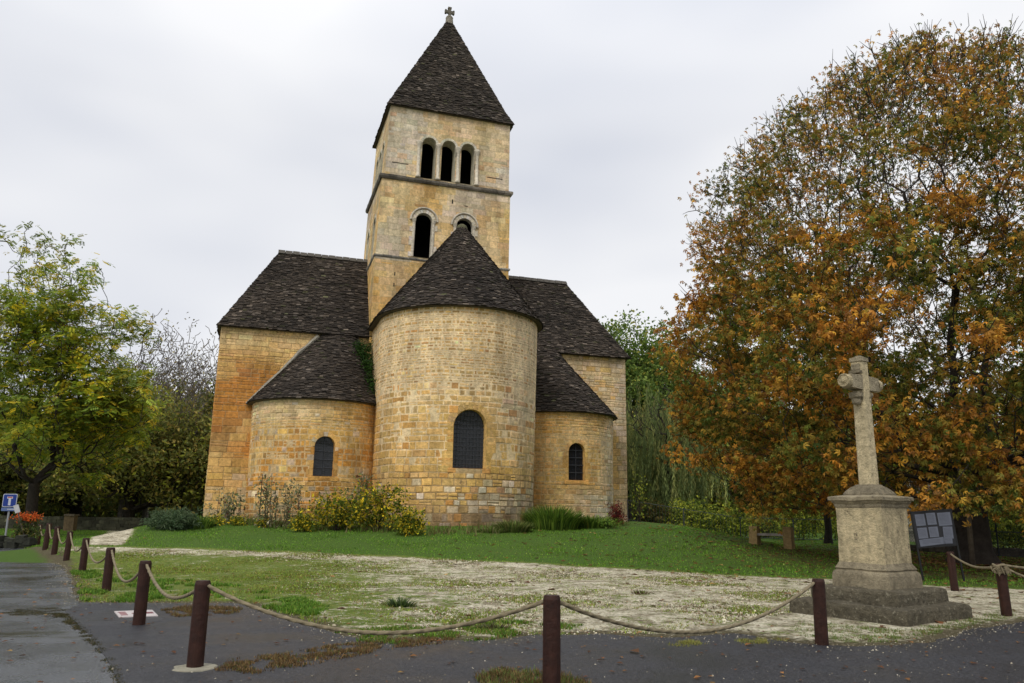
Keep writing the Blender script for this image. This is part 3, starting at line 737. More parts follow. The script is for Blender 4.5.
def ring(name, z, h, out, L_, R_, parent=church, col=(0.15, 0.13, 0.105), F0=0.0, B0_=TD):
    m = MB(); rnd = random.Random(5)
    cs = [(L_-out, F0-out), (R_+out, F0-out), (R_+out, B0_+out), (L_-out, B0_+out)]; ci = [(L_+.1, F0+.1), (R_-.1, F0+.1), (R_-.1, B0_-.1), (L_+.1, B0_-.1)]
    for k in range(4):
        a, b = cs[k], cs[(k+1) % 4]; c, d = ci[k], ci[(k+1) % 4]; n = 16
        for i in range(n):
            t0, t1 = i/n, (i+.97)/n; dz = rnd.uniform(-.02, .02); f = lambda p, q, t: (lerp(p[0], q[0], t), lerp(p[1], q[1], t))
            A1, A2, C1, C2 = f(a, b, t0), f(a, b, t1), f(c, d, t0), f(c, d, t1)
            V = [P(*f(C1, A1, .75), z), P(*f(C2, A2, .75), z), P(*A1, z+h*.45+dz), P(*A2, z+h*.45+dz), P(*A1, z+h+dz), P(*A2, z+h+dz), P(*C1, z+h*1.35), P(*C2, z+h*1.35), P(*C1, z), P(*C2, z)]
            cc = np.array(col)*math.exp(rnd.gauss(0, .2))
            m.add(V, [[0, 1, 3, 2], [2, 3, 5, 4], [4, 5, 7, 6], [8, 9, 1, 0], [0, 2, 4, 6, 8], [1, 9, 7, 5, 3]], cc)
    return m.build(name, M_CROSS, parent)
ring('cornice', 18.98, .22, .14, -3.86, 3.38)
ring('string_course', 14.55, .12, .07, -4.0, 3.36, col=(0.27, 0.25, 0.21))
# putlog holes and shallow slots: flat patches, their inner shade painted dark
for (s_, z_, w_, h_) in ((-2.95, 19.95, .9, .05), (2.45, 19.9, .9, .05), (-2.9, 13.6, .06, .2), (-2.9, 13.0, .06, .2), (0.0, 18.05, .08, .25), (0.8, 18.0, .2, .04)):
    f_ = mF2 if z_ > 19.2 else mF
    m = MB(); m.add([f_(s_-w_/2, z_, .012), f_(s_+w_/2, z_, .012), f_(s_+w_/2, z_+h_, .012), f_(s_-w_/2, z_+h_, .012)], [[0, 1, 2, 3]], (.05, .04, .03)); m.build('putlog_hole', M_STONE, church)
# unseen black sheets added inside the tower to block light and darken the openings
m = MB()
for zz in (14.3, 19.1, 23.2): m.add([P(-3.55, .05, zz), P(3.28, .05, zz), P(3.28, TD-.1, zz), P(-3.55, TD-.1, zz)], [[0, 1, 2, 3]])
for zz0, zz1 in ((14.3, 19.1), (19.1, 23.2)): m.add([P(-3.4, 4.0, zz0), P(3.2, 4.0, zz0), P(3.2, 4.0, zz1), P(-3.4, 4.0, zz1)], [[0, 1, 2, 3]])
m.build('belfry_light_block', M_DARKIN, church)
# spire
SA = P(0.12, 2.75, 31.35)
sc_ = [(-3.75, -.17, 23.33), (3.47, -.17, 23.33), (3.47, TD+.17, 23.33), (-3.75, TD+.17, 23.33)]
kk = [(-3.32, .26, 24.25), (3.06, .26, 24.25), (3.06, TD-.26, 24.25), (-3.32, TD-.26, 24.25)]
for i in range(4):
    a, b = P(*sc_[i]), P(*sc_[(i+1) % 4]); c, d = P(*kk[i]), P(*kk[(i+1) % 4])
    slates('spire_roof', lambda s, a=a, b=b: a*(1-s)+b*s, lambda s, c=c, d=d: c*(1-s)+d*s, church, sd=171+i)
    slates('spire_roof', lambda s, c=c, d=d: c*(1-s)+d*s, lambda s: SA, church, sd=181+i)
m = MB(); m.add([P(*q)-np.array([0, 0, .03]) for q in sc_], [[3, 2, 1, 0]], (.08, .07, .055)); m.build('eave', M_LAUZE, church)
m = MB()
m.lathe([(.26, -.45), (.22, -.05), (.24, .02), (.2, .1)], 8, SA, GRY*.5)
def XB(cu, cz, su, sz, sv=.16): # box in church axes
    V = [P(0.12+cu+a*su/2, 2.75+b*sv/2, 31.35+cz+c*sz/2) for a, b, c in [(-1, -1, -1), (1, -1, -1), (1, 1, -1), (-1, 1, -1), (-1, -1, 1), (1, -1, 1), (1, 1, 1), (-1, 1, 1)]]
    m.add(V, [[0, 3, 2, 1], [4, 5, 6, 7], [0, 1, 5, 4], [1, 2, 6, 5], [2, 3, 7, 6], [3, 0, 4, 7]], GRY*.28)
XB(0, .4, .16, .7); XB(0, .43, .56, .17, .15); XB(0, .7, .22, .12, .18); XB(-.25, .43, .1, .24, .18); XB(.25, .43, .1, .24, .18)
m.build('spire_cross', M_CROSS, church)
settle(church)
# ------------------------------------------------------------------ vegetation
def rots(n, up=0.6, droop=0.0):
    """random leaf frames; up = how strongly the leaf normal points up"""
    nrm = rng.normal(size=(n, 3)); nrm /= np.linalg.norm(nrm, axis=1)[:, None]
    nrm = nrm*(1-up)+np.array([0, 0, 1.0])*up; nrm /= np.linalg.norm(nrm, axis=1)[:, None]
    a = rng.normal(size=(n, 3)); x = np.cross(a, nrm); x /= np.linalg.norm(x, axis=1)[:, None]+1e-9
    y = np.cross(nrm, x); return np.stack([x, y, nrm], 2)
def instance(T, F, pos, R, s, col):
    n = len(pos); k = len(T)
    V = np.einsum('nij,kj->nki', R, T)*s[:, None, None]+pos[:, None, :]
    Fq = (np.array(F)[None]+(np.arange(n)*k)[:, None, None]).reshape(-1, len(F[0]))
    return V.reshape(-1, 3), Fq, np.repeat(col, k, 0)
def leafT(w=0.5, bend=0.15): # a bent rhombus, length 1
    return np.array([(0, 0, 0), (w/2, .5, bend), (0, 1, -bend*0.6), (-w/2, .5, bend)]), [[0, 1, 2, 3]]
def palmT():
    V = []; F = []
    for i, a in enumerate((-100, -52, 0, 52, 100)):
        a = math.radians(a); l = (0.7, .95, 1.05, .95, .7)[i]; d = np.array([math.sin(a), math.cos(a)]); p = np.array([d[1], -d[0]])
        k = len(V); V += [(0, 0, 0), (*(d*l*.6+p*.19), -.18), (*(d*l*.92), -.68), (*(d*l*.6-p*.19), -.18)]; F.append([k, k+1, k+2, k+3])
    return np.array(V), F
def pinnT():
    V = []; F = []
    for i in range(9):
        t = (i//2+1)/5*.75 if i < 8 else .8; sg = (-1, 1)[i % 2] if i < 8 else 0
        b = np.array([0, t, -.35*t*t]); d = np.array([sg*.34, .16, -.10]) if sg else np.array([0, .36, -.16]); p = np.array([-d[1], d[0], 0]); p = p/np.linalg.norm(p)*.075; k = len(V)
        V += [b, b+d*.5+p, b+d, b+d*.5-p]; F.append([k, k+1, k+2, k+3])
    return np.array(V), F
def clumpT(k=6, seed=0):
    r = np.random.default_rng(seed); V = []; F = []
    for i in range(k):
        c = r.normal(size=3)*0.55; T, f = leafT(.55, .1); a = r.normal(size=3); nrm = a/np.linalg.norm(a); nrm = nrm*.6+np.array([0, 0, .5]); nrm /= np.linalg.norm(nrm)
        x = np.cross(r.normal(size=3), nrm); x /= np.linalg.norm(x); y = np.cross(nrm, x); M = np.stack([x, y, nrm], 1)
        n = len(V)*1; V += list((T*0.75) @ M.T+c); F.append([n, n+1, n+2, n+3])
    return np.array(V), F
def pick(pal, n, jit=0.2, key=None):
    pal = np.array([list(p[0]) for p in pal]), np.array([p[1] for p in pal], float)
    i = rng.choice(len(pal[0]), n, p=pal[1]/pal[1].sum())
    c = pal[0][i]*np.exp(rng.normal(0, jit, (n, 1))); return c
def vnoise(Pn, sc, seed=0):
    return np.array([mnoise.noise((q[0]*sc+seed, q[1]*sc, q[2]*sc)) for q in Pn])
def skeleton(fork, rootr, pts, wpath=0.35, trunk=None):
    nodes = [np.array(q, float) for q in trunk]; par = [-1]+list(range(len(trunk)-1)); pl = [0.0]
    for i in range(1, len(nodes)): pl.append(0.0 if i == 0 else pl[-1]+np.linalg.norm(nodes[i]-nodes[i-1])*0.2)
    pts = pts[np.argsort(np.linalg.norm(pts-nodes[-1], axis=1))]
    A = np.zeros((len(nodes)+len(pts), 3)); A[:len(nodes)] = nodes; PLn = np.zeros(len(A)); PLn[:len(nodes)] = pl; n = len(nodes); st = max(1, len(nodes)-2)
    for q in pts:
        d = np.linalg.norm(A[st:n]-q, axis=1)
        below = np.clip(A[st:n, 2]-q[2]+0.3, 0, None)
        j = int(np.argmin(d+wpath*PLn[st:n]+0.6*below))+st
        A[n] = q; PLn[n] = PLn[j]+d[j-st]; par.append(j); n += 1
    cnt = np.ones(n)
    order = np.argsort(-PLn[:n]) if False else range(n-1, 0, -1)
    for i in order: cnt[par[i]] += cnt[i]
    return A[:n], np.array(par), cnt
def limbs(A, par, cnt, rt, rmin, i0, col, expo=0.5, sides=5, keep=1.0, skip=()):
    """tapered, slightly crooked limbs"""
    tot = cnt[0]; V = []; F = []; C = []
    rad = np.maximum(rt*(cnt/tot)**expo, rmin)
    for i in range(i0, len(A)):
        if i in skip: continue
        if keep < 1 and cnt[i] < 3 and rng.random() > keep: continue
        p = par[i]; a, b = A[p], A[i]; L_ = np.linalg.norm(b-a)
        if L_ < 1e-3: continue
        k = sides if rad[i] > 0.04 else 3
        t = (b-a)/L_; x = np.cross(t, (0.31, 0.2, .93)); x /= np.linalg.norm(x)+1e-9; y = np.cross(t, x)
        mid = (a+b)/2+(x*rng.normal()+y*rng.normal())*L_*0.07-np.array([0, 0, 0.03*L_])
        r0 = min(rad[p], rad[i]*1.25); n = len(V)
        for q, r in ((a, r0), (mid, rad[i]*1.05), (b, rad[i])):
            for j in range(k):
                an = 2*PI*j/k; V.append(q+r*(math.cos(an)*x+math.sin(an)*y))
        cc = col*math.exp(rng.normal(0, .15)); C += [cc]*(3*k)
        for m_ in range(2):
            for j in range(k): F.append((n+m_*k+j, n+m_*k+(j+1) % k, n+(m_+1)*k+(j+1) % k, n+(m_+1)*k+j))
    return np.array(V), np.array(F), np.array(C)
def tree(name, label, cat, base, env, n_pts, trunk_h, rt, leaves, T, size, pal, bark, group=None, lean=(0, 0), up=0.5, spread=0.5, dens=None, wpath=.35, rmin=0.012, keep=1.0, orange_noise=None, expo=.5, prune=True, fan=0, usz=None, flare=1.6, split_branch=True):
    """env(n) gives n points inside the crown (relative to the base)"""
    root = empty(name, tuple(base)); tag(root, label, cat, group)
    tr = [(lean[0]*h/trunk_h+0.04*math.sin(h*2), lean[1]*h/trunk_h, h) for h in np.linspace(-0.2, trunk_h, 6)]
    A, par, cnt = skeleton(None, rt, env(n_pts), wpath, tr)
    m = MB(); rr = [rt*flare, rt*1.15]+[rt*(1-.05*i) for i in range(4)]
    hh = [tr[0], (tr[0][0], tr[0][1], .35)]+[tr[i] for i in (1, 2, 3, 5)]; hh = sorted(hh, key=lambda q: q[2])
    m.tube(hh, rr, 12, bark, False)
    V = m.V[0]; 
    for v_ in V:
        k = 1+0.14*n3(v_[0]*2.2, v_[1]*2.2, v_[2]*.6); v_[0] *= k; v_[1] *= k
    m.build('trunk', M_BARK, root, True)
    ter0 = np.where((cnt < 6) & (np.arange(len(A)) > 5))[0]
    ter = rng.permutation(ter0)[:int(len(ter0)*.66)]; ts = set(ter.tolist())
    skip = set(int(i) for i in ter0 if cnt[i] < 2 and i not in ts) if prune else set()
    V, F, C = limbs(A, par, cnt, rt*0.85, rmin, 6, bark, expo=expo, keep=keep, skip=skip)
    if fan:   # long fine twigs fanning out past the leaves at the top of the crown
        tv = []; tf = []; tcz = []
        for i in np.where((cnt < 4) & (A[:, 2] > fan))[0]:
            o_ = A[i]-np.array([0, 0, 5.0]); o_ /= np.linalg.norm(o_)
            for k_ in range(2):
                d_ = o_+rng.normal(0, .6, 3)+np.array([0, 0, .25]); d_ /= np.linalg.norm(d_); l_ = rng.uniform(.25, .75); x_ = np.cross(d_, (.3, .5, .8)); x_ /= np.linalg.norm(x_); y_ = np.cross(d_, x_)
                pm = A[i]+d_*l_*.5+x_*rng.normal(0, .05); pe = A[i]+d_*l_+np.array([0, 0, .08]); n_ = len(tv)
                for q_, r_ in ((A[i], .016), (pm, .012), (pe, .006)):
                    for a_ in (0, 2.1, 4.2): tv.append(q_+r_*(math.cos(a_)*x_+math.sin(a_)*y_))
                for m_ in range(2):
                    for j_ in range(3): tf.append((n_+m_*3+j_, n_+m_*3+(j_+1) % 3, n_+m_*3+3+(j_+1) % 3, n_+m_*3+3+j_))
        tf = np.array(tf)+len(V); V = np.vstack([V, tv]); F = np.vstack([F, tf]); C = np.vstack([C, np.tile(bark, (len(tv), 1))])
    mesh_obj('branches', V, F, M_BARK, root, C)
    src = A[rng.choice(ter, leaves)]
    # leaves hang along the last stretch of each twig
    pp = src+rng.normal(0, spread, (leaves, 3))*np.array([1, 1, .75])
    if dens is not None: pp = pp[rng.random(leaves) < dens(pp)]
    n = len(pp); c = pick(pal, n)
    if orange_noise is not None: c = orange_noise(pp, c)
    TV, TF = T; Vx, Fx, Cx = instance(TV, TF, pp, rots(n, up), rng.uniform(size*.7, size*1.25, n)*(usz(pp) if usz else 1), c)
    mesh_obj('crown', Vx, Fx, M_LEAF, root, np.clip(Cx, .003, .9))
    return root
def ell(cx, cy, cz, rx, ry, rz, p=0.45, lumps=0.18, zmin=-9, seed=0):
    def f(n):
        q = []
        while len(q) < n:
            d = rng.normal(size=3); d /= np.linalg.norm(d); r = rng.random()**p*(1+lumps*2.2*mnoise.noise((d[0]*1.9+seed, d[1]*1.9, d[2]*1.9)))
            v_ = (cx+d[0]*rx*r, cy+d[1]*ry*r, cz+d[2]*rz*r)
            if v_[2] > zmin: q.append(v_)
        return np.array(q)
    return f
BK = np.array([.045, .036, .028])
# --- the big horse chestnut
def env_ch(n):
    q = []
    while len(q) < n:
        z = rng.uniform(1.7, 18.2); a = rng.uniform(0, 2*PI)
        rm = 9.7*(1-max(0, (8.6-z)/8.6)**3.2*0.5) if z < 8.6 else 9.7*math.sqrt(max(0.0, 1-((z-8.6)/9.8)**2.1))
        rm *= 1+.13*mnoise.noise((math.cos(a)*2.1, math.sin(a)*2.1, z*.33))*1.6
        r = rm*math.sqrt(rng.uniform(.05, 1)); 
        if z < 3.6 and r < 4.5: continue
        if rng.random() > (r/rm)*.8+.35: continue
        q.append((r*math.cos(a), r*math.sin(a), z))
    return np.array(q)
def dens_ch(p):
    r = np.hypot(p[:, 0], p[:, 1])
    d = 1-0.68*sstep(9.5, 17.0, p[:, 2]+0.8*np.abs(vnoise(p, .35, 5))*4)
    return d*np.where((r < 3.0) & (p[:, 2] < 4.5), .1, 1)
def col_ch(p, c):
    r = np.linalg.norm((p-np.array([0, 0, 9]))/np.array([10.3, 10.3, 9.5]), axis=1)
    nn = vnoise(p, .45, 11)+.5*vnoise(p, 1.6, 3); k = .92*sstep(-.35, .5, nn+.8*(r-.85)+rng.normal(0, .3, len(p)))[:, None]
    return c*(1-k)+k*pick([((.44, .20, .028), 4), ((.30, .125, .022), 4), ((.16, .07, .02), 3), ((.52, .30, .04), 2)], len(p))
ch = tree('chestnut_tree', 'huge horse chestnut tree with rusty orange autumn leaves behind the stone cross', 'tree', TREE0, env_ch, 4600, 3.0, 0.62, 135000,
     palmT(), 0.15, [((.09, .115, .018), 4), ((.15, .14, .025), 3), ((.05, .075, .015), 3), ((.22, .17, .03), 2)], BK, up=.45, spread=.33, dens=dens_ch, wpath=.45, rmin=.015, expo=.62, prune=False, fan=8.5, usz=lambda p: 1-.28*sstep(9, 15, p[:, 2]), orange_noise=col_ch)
# --- yellowing tree at the left
TL = pxd(30, 40)
def env_l(n):
    return np.vstack([ell(.2, 0, 7.4, 5.0, 5.4, 4.6, .4, .35, 3.0, 2)(int(n*.62)), ell(-.9, 0, 11.5, 2.6, 3, 4.1, .4, .4, 3, 4)(int(n*.25)), ell(3.0, .5, 6.2, 2.3, 2.4, 2.2, .4, .4, 3, 6)(n-int(n*.62)-int(n*.25))])
tree('walnut_tree', 'tall yellow green tree with a forked trunk at the left edge of the lawn', 'tree', TL, env_l, 1400, 2.6, 0.30, 12500, pinnT(), 0.50,
     [((.15, .19, .02), 4), ((.27, .26, .02), 2.6), ((.09, .13, .018), 3.5), ((.42, .31, .02), 1.2)], BK*.8, up=.6, spread=.30,
     dens=lambda p: np.clip(1.05-.5*sstep(11, 15, p[:, 2])-.6*(vnoise(p, .55, 3) > .22), .1, 1), wpath=.4, rmin=.018,
     orange_noise=lambda p, c: c*(1.1+.7*vnoise(p, .5, 9)[:, None]))
# --- bare, twiggy trees behind
bare = tree('bare_tree', 'tall leafless tree with fine grey twigs between the yellow tree and the church', 'tree', pxd(176, 62), ell(0, 0, 9.5, 4.6, 4.6, 7.4, .6, .3, 2.5, 8), 2600, 3.2, 0.26, 9000, leafT(.5), 0.26,
     [((.09, .085, .03), 3), ((.14, .11, .04), 2), ((.20, .16, .03), 1)], np.array([.15, .13, .115]), up=.3, spread=.5, wpath=.25, rmin=.026,
     prune=False, group='trees behind the left lawn', dens=lambda p: np.clip(.9-.8*sstep(7, 13, p[:, 2]), .06, 1))
def place(src, x, dist, rz, s, label, group=None, sz=None):
    o = copy_tree(src); o.location = tuple(pxd(x, dist)); o.rotation_euler.z = rz; o.scale = (s, s, sz or s)
    o['label'] = label
    if group: o['group'] = group
    return o
bare.scale = (1.0, 1.0, .90)
GB = 'trees behind the left lawn'
place(bare, 188, 58, 3.3, .8, 'short leafless tree in front of the dark olive tree left of the church', GB, sz=.72)
place(bare, 120, 64, 5.1, 1.0, 'leafless tree showing through the right side of the yellow walnut crown', GB, sz=.85)
place(bare, 203, 66, 2.1, .86, 'leafless grey tree just clear of the church wall, its twigs against the sky', GB)
place(bare, 145, 70, 4.0, 1.08, 'tallest leafless tree right of the yellow walnut, fine crown above the others', GB)
dark = tree('dark_tree', 'spreading dark tree with low thick limbs at the back of the left lawn', 'tree', pxd(128, 55), ell(0, 0, 5.0, 6.4, 6, 3.6, .45, .3, 1.4, 12), 700, 1.6, 0.45, 15000, leafT(.5), 0.34,
     [((.10, .115, .03), 4), ((.16, .155, .04), 3), ((.23, .18, .045), 1.6), ((.26, .28, .04), .9)], BK*.8, up=.4, spread=.55, rmin=.03, group=GB)
place(dark, 182, 60, 1.3, 1.0, 'dark olive tree close against the left end of the church', GB, sz=1.2)
place(dark, 75, 66, 2.9, 1.15, 'dark tree half hidden behind the trunk of the yellow walnut', GB)
place(dark, 10, 62, 4.3, 1.1, 'dark tree at the far left beyond the blue road sign', GB)
place(dark, -60, 56, 5.3, 1.1, 'dark tree just outside the left edge', GB)
# --- green trees at the right, behind the church
GR = 'green trees behind the willow'
grn = tree('green_tree', 'bushy green tree rising right behind the church gable corner', 'tree', pxd(628, 66), ell(0, 0, 10.3, 4.6, 4.6, 6.8, .45, .35, 2.0, 15), 700, 3.0, 0.34, 21000, leafT(.55), 0.34,
     [((.09, .14, .03), 4), ((.15, .20, .04), 3), ((.06, .10, .02), 3), ((.26, .24, .04), .8)], BK, up=.45, spread=.5, rmin=.03, group=GR,
     dens=lambda p: np.clip(1-.55*(vnoise(p, .4, 31) > .2), .1, 1))
place(grn, 678, 72, 2.2, 1.06, 'green tree filling the gap between the church and the chestnut', GR)
place(grn, 745, 78, 3.6, 1.0, 'green tree mostly hidden behind the chestnut crown', GR)
place(grn, 585, 76, 5.2, 1.0, 'green tree just showing above the right roof slope', GR, sz=.85)
place(dark, 655, 58, .7, .95, 'dark round tree between the church and the willow', GR)
place(dark, 900, 66, 3.9, 1.2, 'dark tree behind the stone cross in the distance', GR)
place(dark, 1010, 60, 5.6, 1.2, 'dark tree behind the chestnut trunk at the right', GR)
place(dark, 800, 70, 2.4, 1.2, 'dark tree behind the yellow bushes', GR)
place(grn, 1080, 62, 1.2, .95, 'green tree outside the right edge', GR)
# --- willow
WB = pxd(668, 50); wr = empty('willow_tree', tuple(WB)); tag(wr, 'weeping willow with long hanging grey green strands right of the church', 'tree')
A, par, cnt = skeleton(None, .3, ell(0, 0, 6.6, 3.3, 3, 2.0, .5, .3, 3)(260), .3, [(0, 0, h) for h in np.linspace(-.2, 2.6, 6)])
m = MB(); m.tube([(0, 0, -.2), (0, 0, .5), (.1, 0, 2.6)], [.42, .3, .26], 10, BK); m.build('trunk', M_BARK, wr, True)
V, F, C = limbs(A, par, cnt, .24, .025, 6, BK); mesh_obj('branches', V, F, M_BARK, wr, C)
VV = []; FF = []; CC = []
tips = ell(0, 0, 5.2, 3.6, 3.4, 3.9, .35, .35, 2.0, 77)(900); tips = tips[rng.permutation(900)]
for t_ in tips:
    n_ = rng.integers(7, 15); l = rng.uniform(.9, 3.0); l = max(.4, min(l, t_[2]-.7)); ph = rng.uniform(0, 6, 2); out_ = np.array([t_[0], t_[1], 0])*.05
    zz = np.linspace(0, 1, n_*3)[:, None]; ln = t_+np.array([0, 0, -l])*zz+out_*np.sqrt(zz)+.09*np.concatenate([np.sin(ph[0]+zz*3), np.cos(ph[1]+zz*3), 0*zz], 1)
    ln = ln+rng.normal(0, .05, ln.shape)
    c = pick([((.13, .16, .055), 3), ((.08, .11, .04), 3), ((.21, .22, .075), 1.5)], 1, .25)
    TV, TF = leafT(.2, .05); R_ = rots(len(ln), 0.0); R_[:, :, 1] = R_[:, :, 1]*.35+np.array([0, 0, -1.0])
    v_, f_, c_ = instance(TV, TF, ln, R_, rng.uniform(.2, .32, len(ln)), np.repeat(c, len(ln), 0)); FF.append(f_+sum(len(q) for q in VV)); VV.append(v_); CC.append(c_)
mesh_obj('crown', np.vstack(VV), np.vstack(FF), M_LEAF, wr, np.vstack(CC))
# --- the far wood closing the view all round
def far_wood():
    n = 52000; a = rng.uniform(-1.25, 1.25, n); r = rng.uniform(82, 100, n)
    x = r*np.sin(a); y = r*np.cos(a); top = 5.2+2.6*np.array([mnoise.noise((q*7.0, 0, 3)) for q in a])+1.8*np.array([mnoise.noise((q*25.0, 0, 7)) for q in a])
    z = rng.random(n)**.8*top
    p = np.stack([x, y, z], 1); c = pick([((.06, .07, .02), 4), ((.10, .10, .025), 3), ((.16, .13, .03), 1.6), ((.09, .13, .025), 2)], n)
    c *= (1+.6*np.array([mnoise.noise((q[0]*.12, q[1]*.12, q[2]*.2)) for q in p]))[:, None]
    TV, TF = clumpT(4, 3); V, F, C = instance(TV, TF, p, rots(n, .2), rng.uniform(.5, .95, n), c)
    o = mesh_obj('far_wood', V, F, M_LEAF, None, C); tag(o, 'distant dark mixed wood closing the view behind the village green', kind='stuff')
far_wood()
# --- bushes and border plants
def bush(name, label, pos, rx, ry, h, n, pal, T, size, group=None, up=.35, lumps=.3, stems=9, seed=0, cat='bush', low=.05, fill=.55):
    r = empty(name, tuple(pos)); tag(r, label, cat, group)
    e = ell(0, 0, h*.45, rx, ry, h*.58, fill, lumps, low, seed)(n); e[:, 2] = np.maximum(e[:, 2], low)
    Vx, Fx, Cx = instance(T[0], T[1], e, rots(n, up), rng.uniform(size*.7, size*1.3, n), pick(pal, n, .25)*(1+.5*vnoise(e, 1.3, seed)[:, None]))
    mesh_obj('foliage', Vx, Fx, M_LEAF, r, np.clip(Cx, .003, .9))
    m = MB()
    for i in range(stems):
        a = rng.uniform(0, 6.28); q = np.array([math.cos(a)*rx*.7*rng.random(), math.sin(a)*ry*.7*rng.random(), h*rng.uniform(.5, .9)])
        m.tube([q*np.array([.2, .2, -.05]), q*np.array([.5, .5, .5]), q], [.02, .014, .006], 4, BK)
    m.build('stems', M_BARK, r)
    return r
YB = [((.13, .15, .015), 3), ((.42, .32, .02), 2.6), ((.06, .09, .012), 4), ((.5, .38, .025), 1)]
GRB = [((.08, .14, .02), 4), ((.14, .20, .03), 3), ((.05, .09, .015), 3)]
YF = [((.16, .20, .03), 3), ((.32, .33, .04), 2.6), ((.06, .095, .016), 3)]
L1 = leafT(.5, .15)
def ap(x, y): return px(x, y)
bush('yellow_bush', 'yellow leaved bush arching against the foot of the left side apse', ap(335, 531), 1.0, .6, 1.5, 1250, YB, L1, .15, 'yellow bushes at the foot of the apses', seed=1, fill=.35, low=.2)
bush('yellow_bush', 'broadest yellow bush in the corner between the left and middle apses', ap(378, 531), 1.3, .7, 1.75, 1700, YB, L1, .15, 'yellow bushes at the foot of the apses', seed=2, fill=.35, low=.2)
bush('yellow_bush', 'low bright yellow bush in front of the left part of the middle apse', ap(408, 536), .7, .45, .95, 1300, YB, L1, .13, 'yellow bushes at the foot of the apses', seed=3, low=.05)
bush('yellow_bush', 'low yellow tuft beside the left edge of the yellow bushes', ap(303, 532), .5, .4, .75, 900, YB, L1, .12, 'yellow bushes at the foot of the apses', seed=4)
for i, (x, y, w_, h_, lb) in enumerate([(214, 526, .5, .45, 'small yellow flowering tuft near the left corner of the church'), (237, 526, .45, .4, 'small yellow flowering tuft left of the dry stalks'), (262, 528, .4, .4, 'small yellow flowering tuft below the dry stalks')]):
    bush('flower_tuft', lb, ap(x, y), w_, .3, h_, 380, YB, L1, .09, 'yellow tufts at the lawn edge', seed=20+i, stems=3, cat='plant')
# narrow-leaved plants: lavender, iris
def blades(name, label, pos, rx, ry, h, n, pal, cat='plant', width=.03, group=None, spread=.5):
    r = []; V = []; F = []; C = []
    a = rng.uniform(0, 2*PI, n); rr = np.sqrt(rng.random(n)); bx = np.cos(a)*rr*rx; by = np.sin(a)*rr*ry
    hh = h*rng.uniform(.55, 1.05, n)*(1-.35*rr**2); c = pick(pal, n, .25)
    for i in range(n):
        d = np.array([math.cos(a[i]), math.sin(a[i]), 0])*spread*hh[i]*(.3+rr[i])+rng.normal(0, .08, 3)*h; d[2] = 0
        b = np.array([bx[i], by[i], -.03]); s_ = np.cross(d+[.01, .02, 0], (0, 0, 1)); s_ = s_/(np.linalg.norm(s_)+1e-6)*width/2
        k = len(V); m_ = b+d*.4+np.array([0, 0, hh[i]*.65]); t_ = b+d+np.array([0, 0, hh[i]])
        V += [b-s_, b+s_, m_+s_, m_-s_, t_+s_*.2, t_-s_*.2]; F += [(k, k+1, k+2, k+3), (k+3, k+2, k+4, k+5)]; C += [c[i]*.8]*2+[c[i]]*4
    o = mesh_obj(name, np.array(V)+0, np.array(F), M_LEAF, None, np.array(C)); o.location = tuple(pos); tag(o, label, cat, group); return o
LAV = [((.05, .08, .04), 3), ((.08, .11, .055), 3), ((.035, .06, .022), 2)]
bush('lavender_bush', 'wide blue green lavender bush on the lawn left of the church', ap(172, 530), 1.0, .7, .75, 3400, LAV, leafT(.16, .05), .20, None, up=.0, lumps=.25, seed=91, fill=.5)
blades('lavender_bush', 'small lavender bush touching the left corner of the church', ap(197, 528), .6, .5, .55, 800, GRB, 'bush', .035, spread=.4)
GRP = 'leafy clumps at the foot of the right apses'
blades('iris_clump', 'tall green clump in the corner between middle and right apses', ap(553, 529), 1.1, .6, 1.05, 1500, GRB, 'plant', .04, GRP, .6)
blades('iris_clump', 'yellowish grassy clump below the right end of the middle apse', ap(512, 532), .7, .4, .55, 700, [((.10, .13, .03), 3), ((.2, .19, .07), 1.5), ((.05, .08, .02), 2)], 'plant', .03, GRP, .8)
blades('iris_clump', 'low green clump in front of the right side apse', ap(590, 528), .7, .4, .6, 700, GRB+[((.2, .2, .03), 1)], 'plant', .035, GRP, .7)
blades('iris_clump', 'pale grassy clump where the middle apse meets the lawn', ap(492, 533), .5, .3, .3, 350, [((.10, .14, .03), 3), ((.22, .20, .1), 1)], 'plant', .03, GRP, .9)
bush('red_bush', 'small dark red bush at the right corner of the right side apse', ap(617, 526), .42, .4, 1.05, 900, [((.10, .015, .014), 3), ((.17, .03, .02), 2), ((.05, .02, .015), 2)], L1, .09, seed=31)
bush('green_bush', 'little green bush beside the dark red bush', ap(608, 529), .6, .4, .5, 700, GRB, L1, .08, seed=32)
blades('weed', 'small dark weed tuft growing in the gravel behind the middle of the long rope', ap(401, 607), .22, .16, .2, 160, [((.03, .05, .015), 3), ((.08, .12, .03), 1)], 'plant', .02, None, .9)
blades('weed', 'small dry weed tuft in the gravel left of the middle post', ap(493, 630), .2, .12, .13, 120, [((.05, .035, .02), 3), ((.08, .10, .03), 1)], 'plant', .02, None, .9)
blades('weed', 'small reddish weed tuft in the gravel right of the middle post', ap(642, 595), .2, .14, .15, 110, [((.07, .04, .02), 3), ((.10, .14, .03), 1)], 'plant', .02, None, .9)
